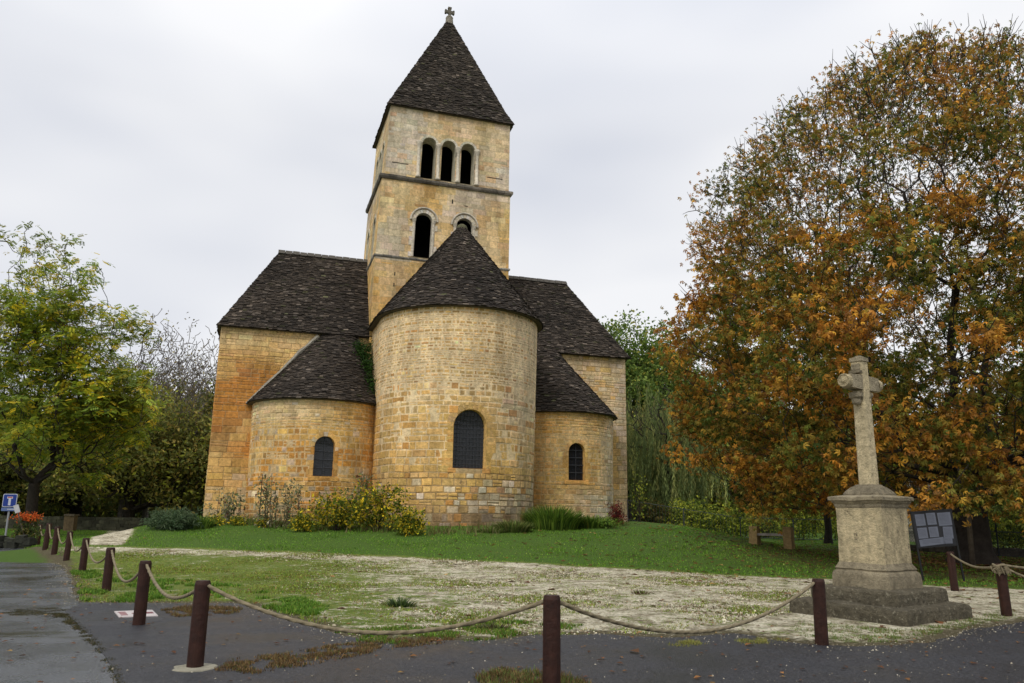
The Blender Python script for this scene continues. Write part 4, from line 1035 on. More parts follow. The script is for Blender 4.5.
# dry hollyhock stalks against the left wall
def stalks(name, label, pos, w_, h, n, group):
    r = empty(name, tuple(pos)); tag(r, label, 'plant', group); m = MB(); P_ = []
    for i in range(n):
        x = rng.normal(0, w_*.5); y = rng.normal(0, .15); hh = h*rng.uniform(.55, 1); lx = rng.normal(0, .12); 
        pts = [(x, y, -.05), (x+lx*.4, y, hh*.5), (x+lx, y, hh)]; m.tube(pts, [.016, .012, .006], 4, (.11, .085, .055))
        for k in range(int(26*hh)): t = rng.random(); P_.append((x+lx*t+rng.normal(0, .11), y+rng.normal(0, .11), hh*t))
    m.build('stem', M_BARK, r); P_ = np.array(P_); n = len(P_)
    V, F, C = instance(*leafT(.6, .2), P_, rots(n, .2), rng.uniform(.08, .17, n), pick([((.20, .19, .11), 3), ((.30, .26, .17), 2), ((.12, .15, .06), 3), ((.12, .05, .03), .6)], n))
    mesh_obj('foliage', V, F, M_LEAF, r, C)
GS = 'withered stalks along the church wall'
stalks('hollyhock', 'tallest withered hollyhock stalks in front of the left side apse', ap(266, 528), .45, 2.2, 12, GS)
stalks('hollyhock', 'withered stalks right below the small left window', ap(288, 528), .4, 2.1, 9, GS)
stalks('hollyhock', 'greyish withered stalks at the left end of the church wall', ap(230, 524), .8, 1.5, 16, GS)
stalks('hollyhock', 'pale grey stalks behind the yellow bushes in the apse corner', ap(358, 527), .7, 2.5, 14, GS)
# ivy on the walls
def ivy(name, label, pts, n, size, pal=GRB, thick=.12):
    P_ = np.array(pts)[rng.integers(0, len(pts), n)]+rng.normal(0, thick, (n, 3)); 
    V, F, C = instance(*L1, P_, rots(n, .15), rng.uniform(size*.7, size*1.3, n), pick(pal, n))
    o = mesh_obj(name, V, F, M_LEAF, None, C); tag(o, label, 'ivy'); return o
iv = [P(-4.05-.75*k_*(1-.4*t), -.25-2.0*t*(1-.5*k_), 9.7-3.0*t) for t in rng.random(90) for k_ in (rng.random(),)]
ivy('ivy', 'bright green ivy between the left cone roof and the middle apse', iv, 3000, .12, [((.022, .055, .010), 3), ((.04, .085, .014), 2), ((.014, .03, .008), 2)], .16)
iv = [P(3.86+.12*rng.random(), -.6-.7*rng.random(), 1.1+5*rng.random()**1.4) for _ in range(90)]
ivy('ivy', 'thin dark ivy climbing the recess between middle and right apses', iv, 500, .10, [((.03, .06, .012), 3), ((.06, .09, .02), 2)], .12)
# --- yellow-green shrubs by the iron fence
GF = 'shrubs along the iron fence'
for i, (x, d, w_, h_, lb) in enumerate([(652, 46, 1.0, 1.3, 'low dark green shrub at the church end of the iron fence'), (690, 46, 1.6, 1.8, 'yellow green shrub below the willow'), (733, 46, 1.7, 1.9, 'broad yellow green shrub behind the left end of the stone bench'),
                                         (800, 45, 2.0, 2.3, 'tallest bright yellow shrub beside the slender dark trunk'), (765, 48, 1.5, 1.5, 'olive brown shrub right behind the stone bench'), (850, 46, 1.6, 1.8, 'green shrub behind the stone pedestal'), (1003, 36, 1.5, 2.0, 'yellow shrub beyond the wire mesh fence at the right edge'), (1050, 35, 1.8, 2.4, 'green shrub beyond the wire mesh fence outside the frame')]):
    bush('shrub', lb, pxd(x, d), w_, w_*.8, h_, 2600, YF if i not in (0, 4) else [((.07, .07, .02), 2), ((.13, .10, .03), 2), ((.05, .08, .02), 2)], L1, .16, GF, seed=50+i, fill=.4)
bush('sapling', 'thin sapling with sparse yellow leaves at the right church corner', pxd(640, 43), .6, .6, 3.0, 170, YF, L1, .16, None, seed=70, cat='plant')
tree('young_tree', 'slender dark trunk just left of the stone pedestal', 'tree', pxd(827, 40), ell(0, 0, 7, 2.2, 2.2, 3, .5, .3, 3), 120, 3.8, .17, 1600, leafT(.5), .25, GRB, BK*.6, rmin=.02)
# --- grass: blades on the lawn and weeds in the yard
def scatter_poly(poly, n, zoff=0):
    p = np.array(poly)[:, :2]; a = p.min(0); b = p.max(0); o = []
    while sum(len(q) for q in o) < n:
        q = rng.uniform(a, b, (n*2, 2)); o.append(q[inpoly(q[:, 0], q[:, 1], poly)])
    return np.vstack(o)[:n]
def tufts(name, label, xy, h, pal, width=.012, nb=4, z0=None, splay=.6, colmod=None):
    n = len(xy)*nb; base = np.repeat(xy, nb, 0)+rng.normal(0, .018, (n, 2)); z = hgt(base[:, 0], base[:, 1]) if z0 is None else np.full(n, z0)
    hh = h*rng.uniform(.4, 1.2, n) if np.isscalar(h) else np.repeat(h, nb)*rng.uniform(.5, 1.2, n)
    a = rng.uniform(0, 2*PI, n); d = np.stack([np.cos(a), np.sin(a)], 1)*(splay*hh*rng.random(n))[:, None]; s_ = np.stack([-np.sin(a), np.cos(a)], 1)*width/2*rng.uniform(.6, 1.5, (n, 1))
    z = z-.01
    V = np.stack([np.c_[base-s_, z], np.c_[base+s_, z], np.c_[base+d+s_*.15, z+hh], np.c_[base+d-s_*.15, z+hh]], 1).reshape(-1, 3)
    F = np.arange(n*4).reshape(-1, 4); c = pick(pal, n, .25)
    if colmod is not None: c = c*colmod(base)[:, None]
    o = mesh_obj(name, V, F, M_LEAF, None, np.clip(np.repeat(c, 4, 0), .003, .9)); tag(o, label, kind='stuff'); return o
GP = [((.085, .175, .018), 4), ((.12, .23, .025), 4), ((.06, .12, .015), 2), ((.2, .25, .05), 1)]
lawn_poly = [tuple(px(a, b)[:2]) for a, b in [(-60, 537), (0, 541), (60, 557), (110, 548), (300, 552), (500, 562), (700, 573), (840, 581), (960, 588), (1060, 590), (1060, 560), (840, 540), (640, 528), (200, 523), (125, 530), (30, 527), (-60, 531)]]
xy = scatter_poly(lawn_poly, 52000); keep_ = ~inpoly(xy[:, 0], xy[:, 1], PATHPOLY); xy = xy[keep_]
tufts('lawn_grass', 'short bright green grass of the lawn before the church', xy, .06, GP, .028, 3, colmod=lambda b: 1+.35*vnoise(np.c_[b, b[:, 0]*0], .6, 2))
yard_poly = [tuple(px(a, b)[:2]) for a, b in [(70, 566), (84, 603), (240, 602), (300, 619), (360, 638), (500, 637), (664, 634), (735, 622), (800, 612), (960, 606), (900, 590), (700, 574), (500, 562), (300, 552), (120, 549)]]
xy = scatter_poly(yard_poly, 60000)
gr_ = sstep(-5.0, 1.0, xy[:, 0]+.25*(xy[:, 1]-14)); nn = vnoise(np.c_[xy, xy[:, 0]*0], 1.1, 4)+.6*vnoise(np.c_[xy, xy[:, 0]*0], 4.0, 8)
dt_ = polydist(xy[:, 0], xy[:, 1], GR_TOP, False); thin = gr_*.62+.3*np.exp(-((dt_-1)/1.2)**2)
xy = xy[nn > -.35+thin*.70]
tufts('yard_grass', 'patchy weeds and low grass growing through the gravel yard', xy, .045, [((.11, .17, .02), 4), ((.17, .22, .03), 4), ((.22, .22, .06), 2), ((.20, .12, .05), 1.3)], .020, 3, splay=1.2, colmod=lambda b: 1+.3*vnoise(np.c_[b, b[:, 0]*0], 1.0, 2))
# lush clumps beside the asphalt corner at the left
q = scatter_poly([tuple(px(a, b)[:2]) for a, b in [(72, 572), (82, 603), (240, 602), (268, 610), (310, 620), (330, 610), (280, 592), (200, 582), (110, 572)]], 15000)
q = q[vnoise(np.c_[q, q[:, 0]*0], 1.3, 14)+.5*vnoise(np.c_[q, q[:, 0]*0], 4, 15) > -.22+.4*sstep(10.6, 14.5, q[:, 1])]
tufts('weed_clumps', 'lush green clover and weeds along the left asphalt edge', q, .075, [((.08, .16, .016), 4), ((.055, .115, .014), 3), ((.14, .19, .03), 2)], .035, 4, splay=1.0)
q = scatter_poly([tuple(px(a, b)[:2]) for a, b in [(335, 633), (400, 628), (520, 622), (600, 628), (540, 634), (480, 642), (400, 645), (350, 643)]], 3200)
q = q[vnoise(np.c_[q, q[:, 0]*0], 1.6, 24) > -.05]
tufts('weed_clumps', 'green weeds along the middle of the asphalt edge', q, .055, [((.08, .15, .015), 4), ((.05, .10, .012), 3), ((.15, .12, .04), 2)], .022, 4, splay=1.1)
BR = [((.11, .065, .025), 4), ((.17, .11, .045), 3), ((.045, .028, .013), 3), ((.07, .085, .02), 1.6)]
def patch(pts, n, h, pal, label, name='dry_grass', z0=.012):
    poly = [tuple(px(a, b, 0.0)[:2]) for a, b in pts]; q = scatter_poly(poly, n); d = polydist(q[:, 0], q[:, 1], poly); q = q[d > .22*rng.random(n)**2]
    nn_ = vnoise(np.c_[q, q[:, 0]*0], 4.5, 33); q = q[nn_+.12*rng.normal(size=len(q)) > -.06]
    tufts(name, label, q, h, pal, .010, 4, z0, 1.3)
patch([(212, 672), (232, 660), (290, 653), (330, 646), (380, 640), (425, 638), (470, 634), (440, 645), (380, 652), (335, 662), (250, 676)], 6500, .032, BR, 'brown dry grass growing in the asphalt crack beside the nearest left post')
patch([(160, 611), (185, 606), (240, 608), (252, 611), (225, 616), (175, 618)], 2600, .04, BR, 'brown oval patch of dry grass behind the white plate')
patch([(462, 700), (474, 678), (500, 671), (560, 673), (592, 684), (598, 700)], 4200, .06, BR+[((.09, .14, .03), 4)], 'brown and green tuft around the foot of the middle post')
patch([(664, 643), (690, 641), (712, 644), (690, 648), (670, 647)], 500, .035, [((.14, .15, .03), 3), ((.2, .17, .06), 2)], 'small yellowish grass island on the asphalt')
patch([(735, 641), (770, 637), (790, 641), (765, 645), (740, 645)], 600, .035, [((.14, .15, .03), 3), ((.2, .17, .06), 2)], 'yellowish grass island left of the post by the cross')
patch([(788, 630), (800, 622), (905, 631), (975, 617), (1012, 608), (1018, 618), (960, 630), (900, 643), (860, 645), (800, 640)], 5200, .05, [((.06, .11, .015), 4), ((.11, .14, .03), 3), ((.14, .09, .035), 1.5)], 'green grass at the foot of the cross steps', z0=None)
MS = [((.030, .032, .012), 4), ((.05, .045, .018), 3), ((.08, .055, .022), 1.5)]
patch([(60, 611), (76, 620), (100, 641), (117, 664), (130, 690), (118, 690), (104, 664), (90, 645), (70, 628), (52, 615)], 5200, .014, MS, 'dark moss along the seam between old and new asphalt', 'moss')
patch([(-10, 611), (40, 608), (86, 607), (88, 613), (60, 618), (20, 617), (-10, 618)], 3000, .010, MS, 'dark moss streak across the old road', 'moss')
patch([(10, 578), (50, 575), (58, 578), (30, 581), (8, 581)], 900, .010, MS, 'thin moss streak farther up the old road', 'moss')
q = []
for a_, b_ in zip([(204, 521), (248, 524), (300, 528), (372, 530), (430, 533), (500, 532), (533, 527)], [(248, 524), (300, 528), (372, 530), (430, 533), (500, 532), (533, 527), (624, 524)]):
    A_, B_ = px(*a_)[:2], px(*b_)[:2]; n_ = int(np.linalg.norm(B_-A_)*160); t_ = rng.random(n_)[:, None]; q.append(A_+(B_-A_)*t_+rng.normal(0, 1, (n_, 2))*np.array([.15, .45]))
q = np.vstack(q); q = q[vnoise(np.c_[q, q[:, 0]*0], 1.2, 61) > -.2]
tufts('wall_foot_weeds', 'rough weeds and dry stems along the foot of the church wall', q, .24*(.4+rng.random(len(q))**2*1.3), [((.07, .11, .02), 4), ((.16, .14, .06), 3), ((.10, .05, .03), 1.5), ((.11, .16, .03), 2)], .03, 3, splay=.8)
# --- fallen leaves and loose grit
def leaves_on(xy, label, size, pal):
    n = len(xy); z = np.maximum(hgt(xy[:, 0], xy[:, 1]), 0)+.022; T = np.array([(0, -.5, 0), (.32, 0, .12), (.05, .55, .03), (-.3, .05, .15)]); 
    V, F, C = instance(T, [[0, 1, 2, 3]], np.c_[xy, z], rots(n, .88), rng.uniform(size*.5, size*1.3, n), pick(pal, n, .3)); o = mesh_obj('fallen_leaves', V, F, M_LEAF, None, C); tag(o, label, kind='stuff')
LFP = [((.12, .05, .02), 4), ((.19, .09, .03), 2), ((.06, .03, .015), 4), ((.24, .15, .05), 1)]
r_ = np.abs(rng.normal(0, 8.0, 7000))+.5; a_ = rng.uniform(0, 2*PI, 7000)
leaves_on(np.c_[TREE0[0]+r_*np.cos(a_), TREE0[1]+r_*np.sin(a_)], 'fallen brown leaves spread under the chestnut', .16, LFP)
leaves_on(np.c_[rng.uniform(-9, 14, 2600), rng.uniform(5, 26, 2600)**1.0], 'scattered brown leaves on the yard and asphalt', .07, LFP)
def grit():
    pts = []
    for i in range(2, len(EDGE)-1):
        a, b = np.array(EDGE[i]), np.array(EDGE[i+1]); n = int(np.linalg.norm(b-a)*70)
        t = rng.random(n)[:, None]; pts.append(a+(b-a)*t+np.stack([rng.normal(0, .1, n), -np.abs(rng.normal(0, .35, n))+.12], 1))
    pts.append(np.stack([rng.uniform(-4, 11, 700), rng.uniform(5.5, 9.5, 700)], 1))
    xy = np.vstack(pts); n = len(xy); T = np.array([(-.5, -.4, -.2), (.5, -.45, -.2), (.45, .5, -.2), (-.5, .4, -.2), (-.25, -.2, .35), (.25, -.2, .3), (.2, .25, .35), (-.25, .2, .3)])
    V, F, C = instance(T, [[4, 5, 6, 7], [0, 1, 5, 4], [1, 2, 6, 5], [2, 3, 7, 6], [3, 0, 4, 7]], np.c_[xy, np.full(n, .016)], rots(n, .8), rng.gamma(2.0, .003, n)+.004, pick([((.33, .29, .21), 3), ((.45, .41, .32), 2), ((.2, .17, .12), 2)], n))
    o = mesh_obj('grit', V, F, M_CONC, None, C); tag(o, 'pale limestone grit strewn along the asphalt edge', kind='stuff')
grit()
def pebbles():
    xy = scatter_poly(yard_poly, 36000); g = sstep(-5.0, 1.0, xy[:, 0]+.25*(xy[:, 1]-14)); d_ = polydist(xy[:, 0], xy[:, 1], GR_TOP, False); g = np.maximum(g, np.exp(-((d_-1)/1.1)**2))
    xy = xy[rng.random(len(xy)) < g*.9]; n = len(xy); T = np.array([(-.5, -.4, -.2), (.5, -.45, -.2), (.45, .5, -.2), (-.5, .4, -.2), (-.25, -.2, .3), (.25, -.2, .25), (.2, .25, .3), (-.25, .2, .25)])
    V, F, C = instance(T, [[4, 5, 6, 7], [0, 1, 5, 4], [1, 2, 6, 5], [2, 3, 7, 6], [3, 0, 4, 7]], np.c_[xy, hgt(xy[:, 0], xy[:, 1])+.012], rots(n, .8), rng.gamma(2.2, .006, n)+.008, pick([((.50, .44, .30), 4), ((.62, .57, .42), 2), ((.22, .17, .10), 3), ((.12, .09, .05), 2)], n))
    o = mesh_obj('gravel_stones', V, F, M_CONC, None, C); tag(o, 'loose pale and brown stones covering the weedy yard', kind='stuff')
    xy = scatter_poly(yard_poly, 80000); xy = xy[vnoise(np.c_[xy, xy[:, 0]*0], 3.2, 44)+rng.normal(0, .2, len(xy)) > .08]
    tufts('dead_grass', 'tiny olive and brown plants sprinkled over the gravel', xy, .03, [((.06, .09, .018), 4), ((.10, .08, .03), 2), ((.12, .045, .02), 2), ((.10, .15, .025), 2)], .022, 3, splay=1.4)
pebbles()
# ------------------------------------------------------------------ posts and ropes
PB = np.array([.034, .0125, .0075])
def make_post():
    r = empty('wooden_post'); m = MB()
    m.lathe([(.083, -.25), (.083, .0), (.081, .4), (.080, .815), (.070, .85), (.0, .853)], 20, (0, 0, 0), PB)
    V = m.V[0]; gr = rng.uniform(-.012, .012, 20); gr[[3, 8, 14]] -= .07
    for i_, v_ in enumerate(V):
        k_ = 1+gr[i_ % 20]; v_[0] *= k_; v_[1] *= k_
    o = m.build('post', M_POST, r, False); return r
post0 = make_post(); postn = [0]
def post(x, y, label, lean=(0, 0), s=1.0):
    o = post0 if postn[0] == 0 else copy_tree(post0); postn[0] += 1
    o.location = (x, y, float(hgt(x, y))); o.rotation_euler = (lean[1], lean[0], rng.uniform(0, 6)); s = s*(.95 if 3 <= postn[0]-1 <= 11 else 1); o.scale = (1, 1, s)
    tag(o, label, 'post', 'round wooden posts of the rope fence'); return np.array([x+math.sin(lean[0])*.8, y, float(hgt(x, y))+.80*s])
bp = lambda x, y: px(x, y, None)[:2]
PT = {}
PT['F'] = post(0.40, 7.45, 'brown post in the middle of the foreground, cut by the bottom edge of the photo')
PT[1] = post(*bp(194.6, 669), 'nearest brown post on the left, standing in a round concrete collar', (.012, 0))
PT[2] = post(*bp(138.5, 625.6), 'brown post beside the white ground plate', (.01, 0))
PT[3] = post(*bp(106, 592), 'brown post at the corner of the weedy grass, third from the near left post', (.01, 0))
PT[4] = post(*bp(82, 572.7), 'fourth post along the left road counting from the near left one')
PT[5] = post(*bp(66, 560.8), 'fifth post along the left road counting from the near left one', (.02, 0))
PT[6] = post(*bp(54, 554.3), 'sixth post along the left road counting from the near left one')
PT[7] = post(*bp(45, 549.4), 'seventh post along the left road counting from the near left one', (.03, 0))
PT[8] = post(*bp(37.5, 545.5), 'eighth post along the left road counting from the near left one')
PT[9] = post(*bp(31, 542.5), 'ninth post along the left road, close to the orange flowers')
PT[10] = post(*bp(26, 540.5), 'farthest post along the left road, next to the mossy stone trough')
PT['R'] = post(*bp(822, 645.5), 'brown post just left of the cross steps', (-.02, 0))
PT['A'] = post(*bp(955, 591.3), 'post behind the cross steps, in front of the chestnut trunk', (-.02, 0))
PT['B'] = post(*bp(1007, 617), 'post at the right edge with a frayed rope knot on its top', (-.03, 0))
PT['C'] = post(10.8, 13.3, 'post just outside the right edge of the frame')
def rope(a, b, sag, label, r=.019, off=.09):
    a, b = PT[a].copy(), PT[b].copy(); d = b-a; d[2] = 0; d /= np.linalg.norm(d); a += d*off*.6; b -= d*off*.6; L_ = np.linalg.norm(b-a); n = int(L_/.022); V = []; k = 12
    t = np.linspace(0, 1, n+1); c = a+(b-a)*t[:, None]; c[:, 2] -= sag*4*t*(1-t); c[:, 2] += .02*np.sin(t*9)*t*(1-t)
    tg = np.gradient(c, axis=0); tg /= np.linalg.norm(tg, axis=1)[:, None]; x = np.cross(tg, (0, 0, 1.0)); x /= np.linalg.norm(x, axis=1)[:, None]; y = np.cross(x, tg)
    for i in range(n+1):
        for j in range(k):
            an = 2*PI*j/k; rr = r*(1+.16*math.cos(3*(an-i*.30))); V.append(c[i]+rr*(math.cos(an)*x[i]+math.sin(an)*y[i]))
    F = [[i*k+j, i*k+(j+1) % k, (i+1)*k+(j+1) % k, (i+1)*k+j] for i in range(n) for j in range(k)]
    o = mesh_obj('rope', V, np.array(F), M_ROPE, None, None, True); tag(o, label, 'rope', 'thick ropes sagging between the posts'); return o
rope(1, 'F', .36, 'long rope sagging from the near left post to the middle post')
rope('F', 'R', .42, 'rope sagging from the middle post to the post by the cross')
rope(1, 2, .26, 'short rope between the near left post and the post by the white plate')
rope(2, 3, .38, 'rope between the post by the white plate and the third left post')
for k_ in range(3, 10):
    rope(k_, k_+1, .36, 'rope between the %s and %s posts along the left road' % tuple(('', '', '', 'third', 'fourth', 'fifth', 'sixth', 'seventh', 'eighth', 'ninth', 'tenth')[i] for i in (k_, k_+1)))
rope('A', 'B', .12, 'rope from the post behind the cross steps to the post with the knot')
rope('B', 'C', .34, 'slack rope leaving the knotted post towards the right edge')
PT['B2'] = PT['B']+np.array([0, 0, .03]); PT['C2'] = PT['C']+np.array([.3, .8, .05])
rope('B2', 'C2', .10, 'upper taut rope leaving the knotted post towards the right edge')
m = MB()
for i in range(5):
    a0 = rng.uniform(0, 6); pts = [(.095*math.cos(a0+t), .095*math.sin(a0+t), .01*math.sin(3*t)+.028*(i-2)) for t in np.linspace(0, 5.6, 22)]; m.tube(pts, .02, 7)
for i in range(26): a0 = rng.uniform(2.8, 5.2); m.tube([(.09*math.cos(a0), .09*math.sin(a0), .02), (.15*math.cos(a0), .15*math.sin(a0), rng.uniform(-.02, .05)), (.16*math.cos(a0+.2), .16*math.sin(a0+.2), rng.uniform(-.12, .0))], .007, 4)
o = m.build('rope_knot', M_ROPE); o.location = tuple(PT['B']+np.array([0, 0, -.03])); tag(o, 'frayed rope knot wound round the top of the right edge post', 'knot')
c = px(194.6, 669, 0.0); m = MB()
V = [(c[0]+.21*(1+.3*n3(math.cos(a)*2, math.sin(a)*2, 1))*math.cos(a)*(1 if k else .93), c[1]+.21*math.sin(a), .018 if k == 0 else .008) for k in (1, 0) for a in np.linspace(0, 2*PI, 29)[:-1]]
m.add(V, [[i, (i+1) % 28, 28+(i+1) % 28, 28+i] for i in range(28)]+[[28+i for i in range(28)]], (.30, .28, .21))
tag(m.build('concrete_collar', M_CONC), 'pale concrete collar around the foot of the near left post', 'concrete footing')
# painted plate on the ground
q = [px(a, b, 0.0)[:2] for a, b in [(114, 612.5), (152, 611), (158, 617), (119, 618.5)]]
r0_ = empty('ground_plate', (q[0][0], q[0][1], .0)); tag(r0_, 'small white plate with a dark red arrow lying on the asphalt behind the post', 'ground marking')
def bil(s, t): return (1-s)*(1-t)*q[0]+s*(1-t)*q[1]+s*t*q[2]+(1-s)*t*q[3]
def gq(name, poly, z, col, z0=.009):
    m = MB(); pts = [bil(*p_)-q[0] for p_ in poly]; n = len(pts)
    m.add([(p_[0], p_[1], z) for p_ in pts]+[(p_[0], p_[1], z0) for p_ in pts], [list(range(n))]+[[i, n+i, n+(i+1) % n, (i+1) % n] for i in range(n)], col); return m.build(name, M_PLAIN, r0_)
gq('plate', [(0, 1), (1, 1), (1, 0), (0, 0)], .020, (.52, .47, .45))
gq('arrow', [(.95, .62), (.95, .38), (.6, .38), (.6, .2), (.38, .5), (.6, .8), (.6, .62)], .023, (.16, .04, .05), .0205)
for i in range(3): gq('mark', [(.08, .2+.22*i), (.08, .32+.22*i), (.26, .32+.22*i), (.26, .2+.22*i)], .023, (.22, .05, .06), .0205)
# ------------------------------------------------------------------ stone cross
ex = np.array([.815, .580]); ey = np.array([-.580, .815])     # ex runs away to the right, ey away to the left
CC_ = px(908, 628, 0.0)[:2]+ex*1.0+ey*1.0
cr_ = empty('stone_cross', (CC_[0], CC_[1], 0), math.atan2(ex[1], ex[0])); tag(cr_, 'weathered wayside stone cross with rosette on a moulded pedestal and two steps', 'stone cross')
SC = np.array([.38, .32, .21]); SL = np.array([.52, .43, .26]); SD = np.array([.14, .12, .08])
def rough(m, amp, sc=2.5):
    for v_ in m.V:
        for p_ in v_:
            n_ = np.array([n3(p_[0]*sc+9, p_[1]*sc, p_[2]*sc), n3(p_[0]*sc, p_[1]*sc+9, p_[2]*sc), n3(p_[0]*sc, p_[1]*sc, p_[2]*sc+9)]); p_ += n_*amp
def sqring(name, prof, col, div=10, amp=.012, mat=M_CROSS):
    # the exposed upper ledges are weathered unevenly
    """square plan moulding: prof = (half side, z)"""
    m = MB(); V = []; 
    for h_, z in prof:
        for k in range(4):
            a = [(-1, -1), (1, -1), (1, 1), (-1, 1)][k]; b = [(-1, -1), (1, -1), (1, 1), (-1, 1)][(k+1) % 4]
            for i in range(div): t = i/div; V.append(((a[0]+(b[0]-a[0])*t)*h_, (a[1]+(b[1]-a[1])*t)*h_, z))
    n = 4*div; F = [[r*n+i, r*n+(i+1) % n, (r+1)*n+(i+1) % n, (r+1)*n+i] for r in range(len(prof)-1) for i in range(n)]
    F.append([(len(prof)-1)*n+i for i in range(n)]); m.add(V, F, col); rough(m, amp); rough(m, amp*.5, 9); return m.build(name, mat, cr_)
sqring('lower_step', [(1.0, -.1), (1.0, .03), (1.0, .12), (.995, .19), (.975, .235), (.90, .245), (.74, .25)], SD*.8, 26, .028, M_STEP)
sqring('upper_step', [(.76, .24), (.76, .33), (.755, .42), (.735, .455), (.66, .465), (.5, .47)], SD*.9, 20, .026, M_STEP)
sqring('plinth', [(.50, .46), (.50, .56), (.495, .66), (.48, .70), (.445, .73), (.46, .755), (.44, .79), (.42, .82), (.405, .85)], SC*.75, 16, .012)
sqring('pedestal', [(.405, .84), (.403, 1.0), (.40, 1.2), (.40, 1.4), (.40, 1.6), (.405, 1.74)], SL, 12, .008)
sqring('cap_moulding', [(.405, 1.735), (.42, 1.76), (.425, 1.80), (.45, 1.825), (.46, 1.85), (.488, 1.86), (.492, 1.91), (.47, 1.925), (.31, 1.95)], SC*.8, 16, .010)
sqring('cross_base', [(.31, 1.94), (.305, 1.975), (.27, 2.02), (.21, 2.08), (.165, 2.11), (.15, 2.13), (.10, 2.14)], SC*.55, 12, .010)
def oct_(h0, h1, z0_, z1_, col, name, ch=.22, amp=.004, n=8):
    m = MB(); V = []
    for i in range(n+1):
        t = i/n; h_ = lerp(h0, h1, t); z = lerp(z0_, z1_, t); c_ = h_*ch
        V += [(h_, -h_+c_, z), (h_, h_-c_, z), (h_-c_, h_, z), (-h_+c_, h_, z), (-h_, h_-c_, z), (-h_, -h_+c_, z), (-h_+c_, -h_, z), (h_-c_, -h_, z)]
    F = [[r*8+i, r*8+(i+1) % 8, (r+1)*8+(i+1) % 8, (r+1)*8+i] for r in range(n) for i in range(8)]+[[n*8+i for i in range(8)], list(range(8))[::-1]]
    m.add(V, F, col); rough(m, amp); return m.build(name, M_CROSS, cr_)
oct_(.125, .105, 2.12, 4.28, SL*1.12, 'shaft')
oct_(.12, .115, 4.26, 4.33, SC*.9, 'top_moulding', .1)
m = MB(); m.lathe([(.10, 4.32), (.09, 4.35), (.04, 4.37)], 8, (0, 0, 0), SC*.7); m.build('finial', M_CROSS, cr_)
# arms run along ex: the near one carries the rosette
zA = 3.88
m = MB()
for s_ in (-1, 1):
    x0_, x1_ = (.10, .42)
    V = []; 
    for xx, hy, hz in ((x0_, .105, .125), (.2, .105, .125), (.3, .10, .12), (.42, .10, .115)):
        V += [(s_*xx, -hy, zA-hz), (s_*xx, hy, zA-hz), (s_*xx, hy, zA+hz), (s_*xx, -hy, zA+hz)]
    m.add(V, [[r*4+i, r*4+(i+1) % 4, (r+1)*4+(i+1) % 4, (r+1)*4+i] for r in range(3) for i in range(4)]+[[12, 13, 14, 15], [3, 2, 1, 0]], SC)
rough(m, .006, 6); m.build('arms', M_CROSS, cr_)
for s_ in (-1, 1):
    m = MB(); k = 22; x0_ = .42
    prof = [(.115, 0), (.118, .02), (.118, .10), (.105, .115), (.09, .10), (.075, .10), (.035, .115), (.03, .135), (.0, .14)]
    V = [(s_*(x0_+xx), (r_*(1+(.10 if .03 < r_ < .1 else 0)*math.cos(6*a)))*math.cos(a), zA+(r_*(1+(.10 if .03 < r_ < .1 else 0)*math.cos(6*a)))*math.sin(a)) for r_, xx in prof for a in np.linspace(0, 2*PI, k+1)[:-1]]
    m.add(V, [[r*k+i, r*k+(i+1) % k, (r+1)*k+(i+1) % k, (r+1)*k+i] for r in range(len(prof)-1) for i in range(k)], SL); m.build('rosette', M_CROSS, cr_)
m = MB()    # bracket and canopy for the lost figures on the near face
m.lathe([(.05, -.15), (.075, -.12), (.08, -.05), (.115, -.02), (.12, .03), (.125, .06)], 10, (-.17, 0, 3.64), SC*.9); rough(m, .006, 6); m.build('bracket', M_CROSS, cr_)
m = MB(); m.box((-.14, 0, 4.07), (.10, .20, .05), None, SC*.6); m.box((-.12, 0, 4.16), (.05, .15, .10), None, SC*.95); rough(m, .008, 6); m.build('canopy', M_CROSS, cr_)
m = MB(); m.lathe([(.05, -.13), (.07, -.1), (.08, -.04), (.11, .0), (.11, .05)], 10, (.16, 0, 3.66), SC*.9); rough(m, .006, 6); m.build('bracket', M_CROSS, cr_)
# ------------------------------------------------------------------ benches
def bench(pos, rz, label, L_=2.2):
    r = empty('stone_bench', tuple(pos), rz); tag(r, label, 'bench', 'stone ended benches on the lawn')
    for s_ in (-1, 1):
        m = MB(); m.box((s_*L_/2, 0, .36), (.30, .62, .80), None, (.34, .235, .10), .96, .012); m.build('end_block', M_STONE, r)
    m = MB(); m.box((0, 0, .46), (L_-.30, .50, .08), None, (.34, .30, .26), 1, .004); m.build('seat', M_WOOD, r); return r
b0 = px(757, 545); b1 = px(786, 547)
bench(px(772, 547), math.radians(-30), 'stone ended bench with a plank seat in front of the yellow shrubs', 1.25)
bench(px(850, 553), math.radians(62), 'bench half hidden behind the left side of the stone pedestal', 1.5)
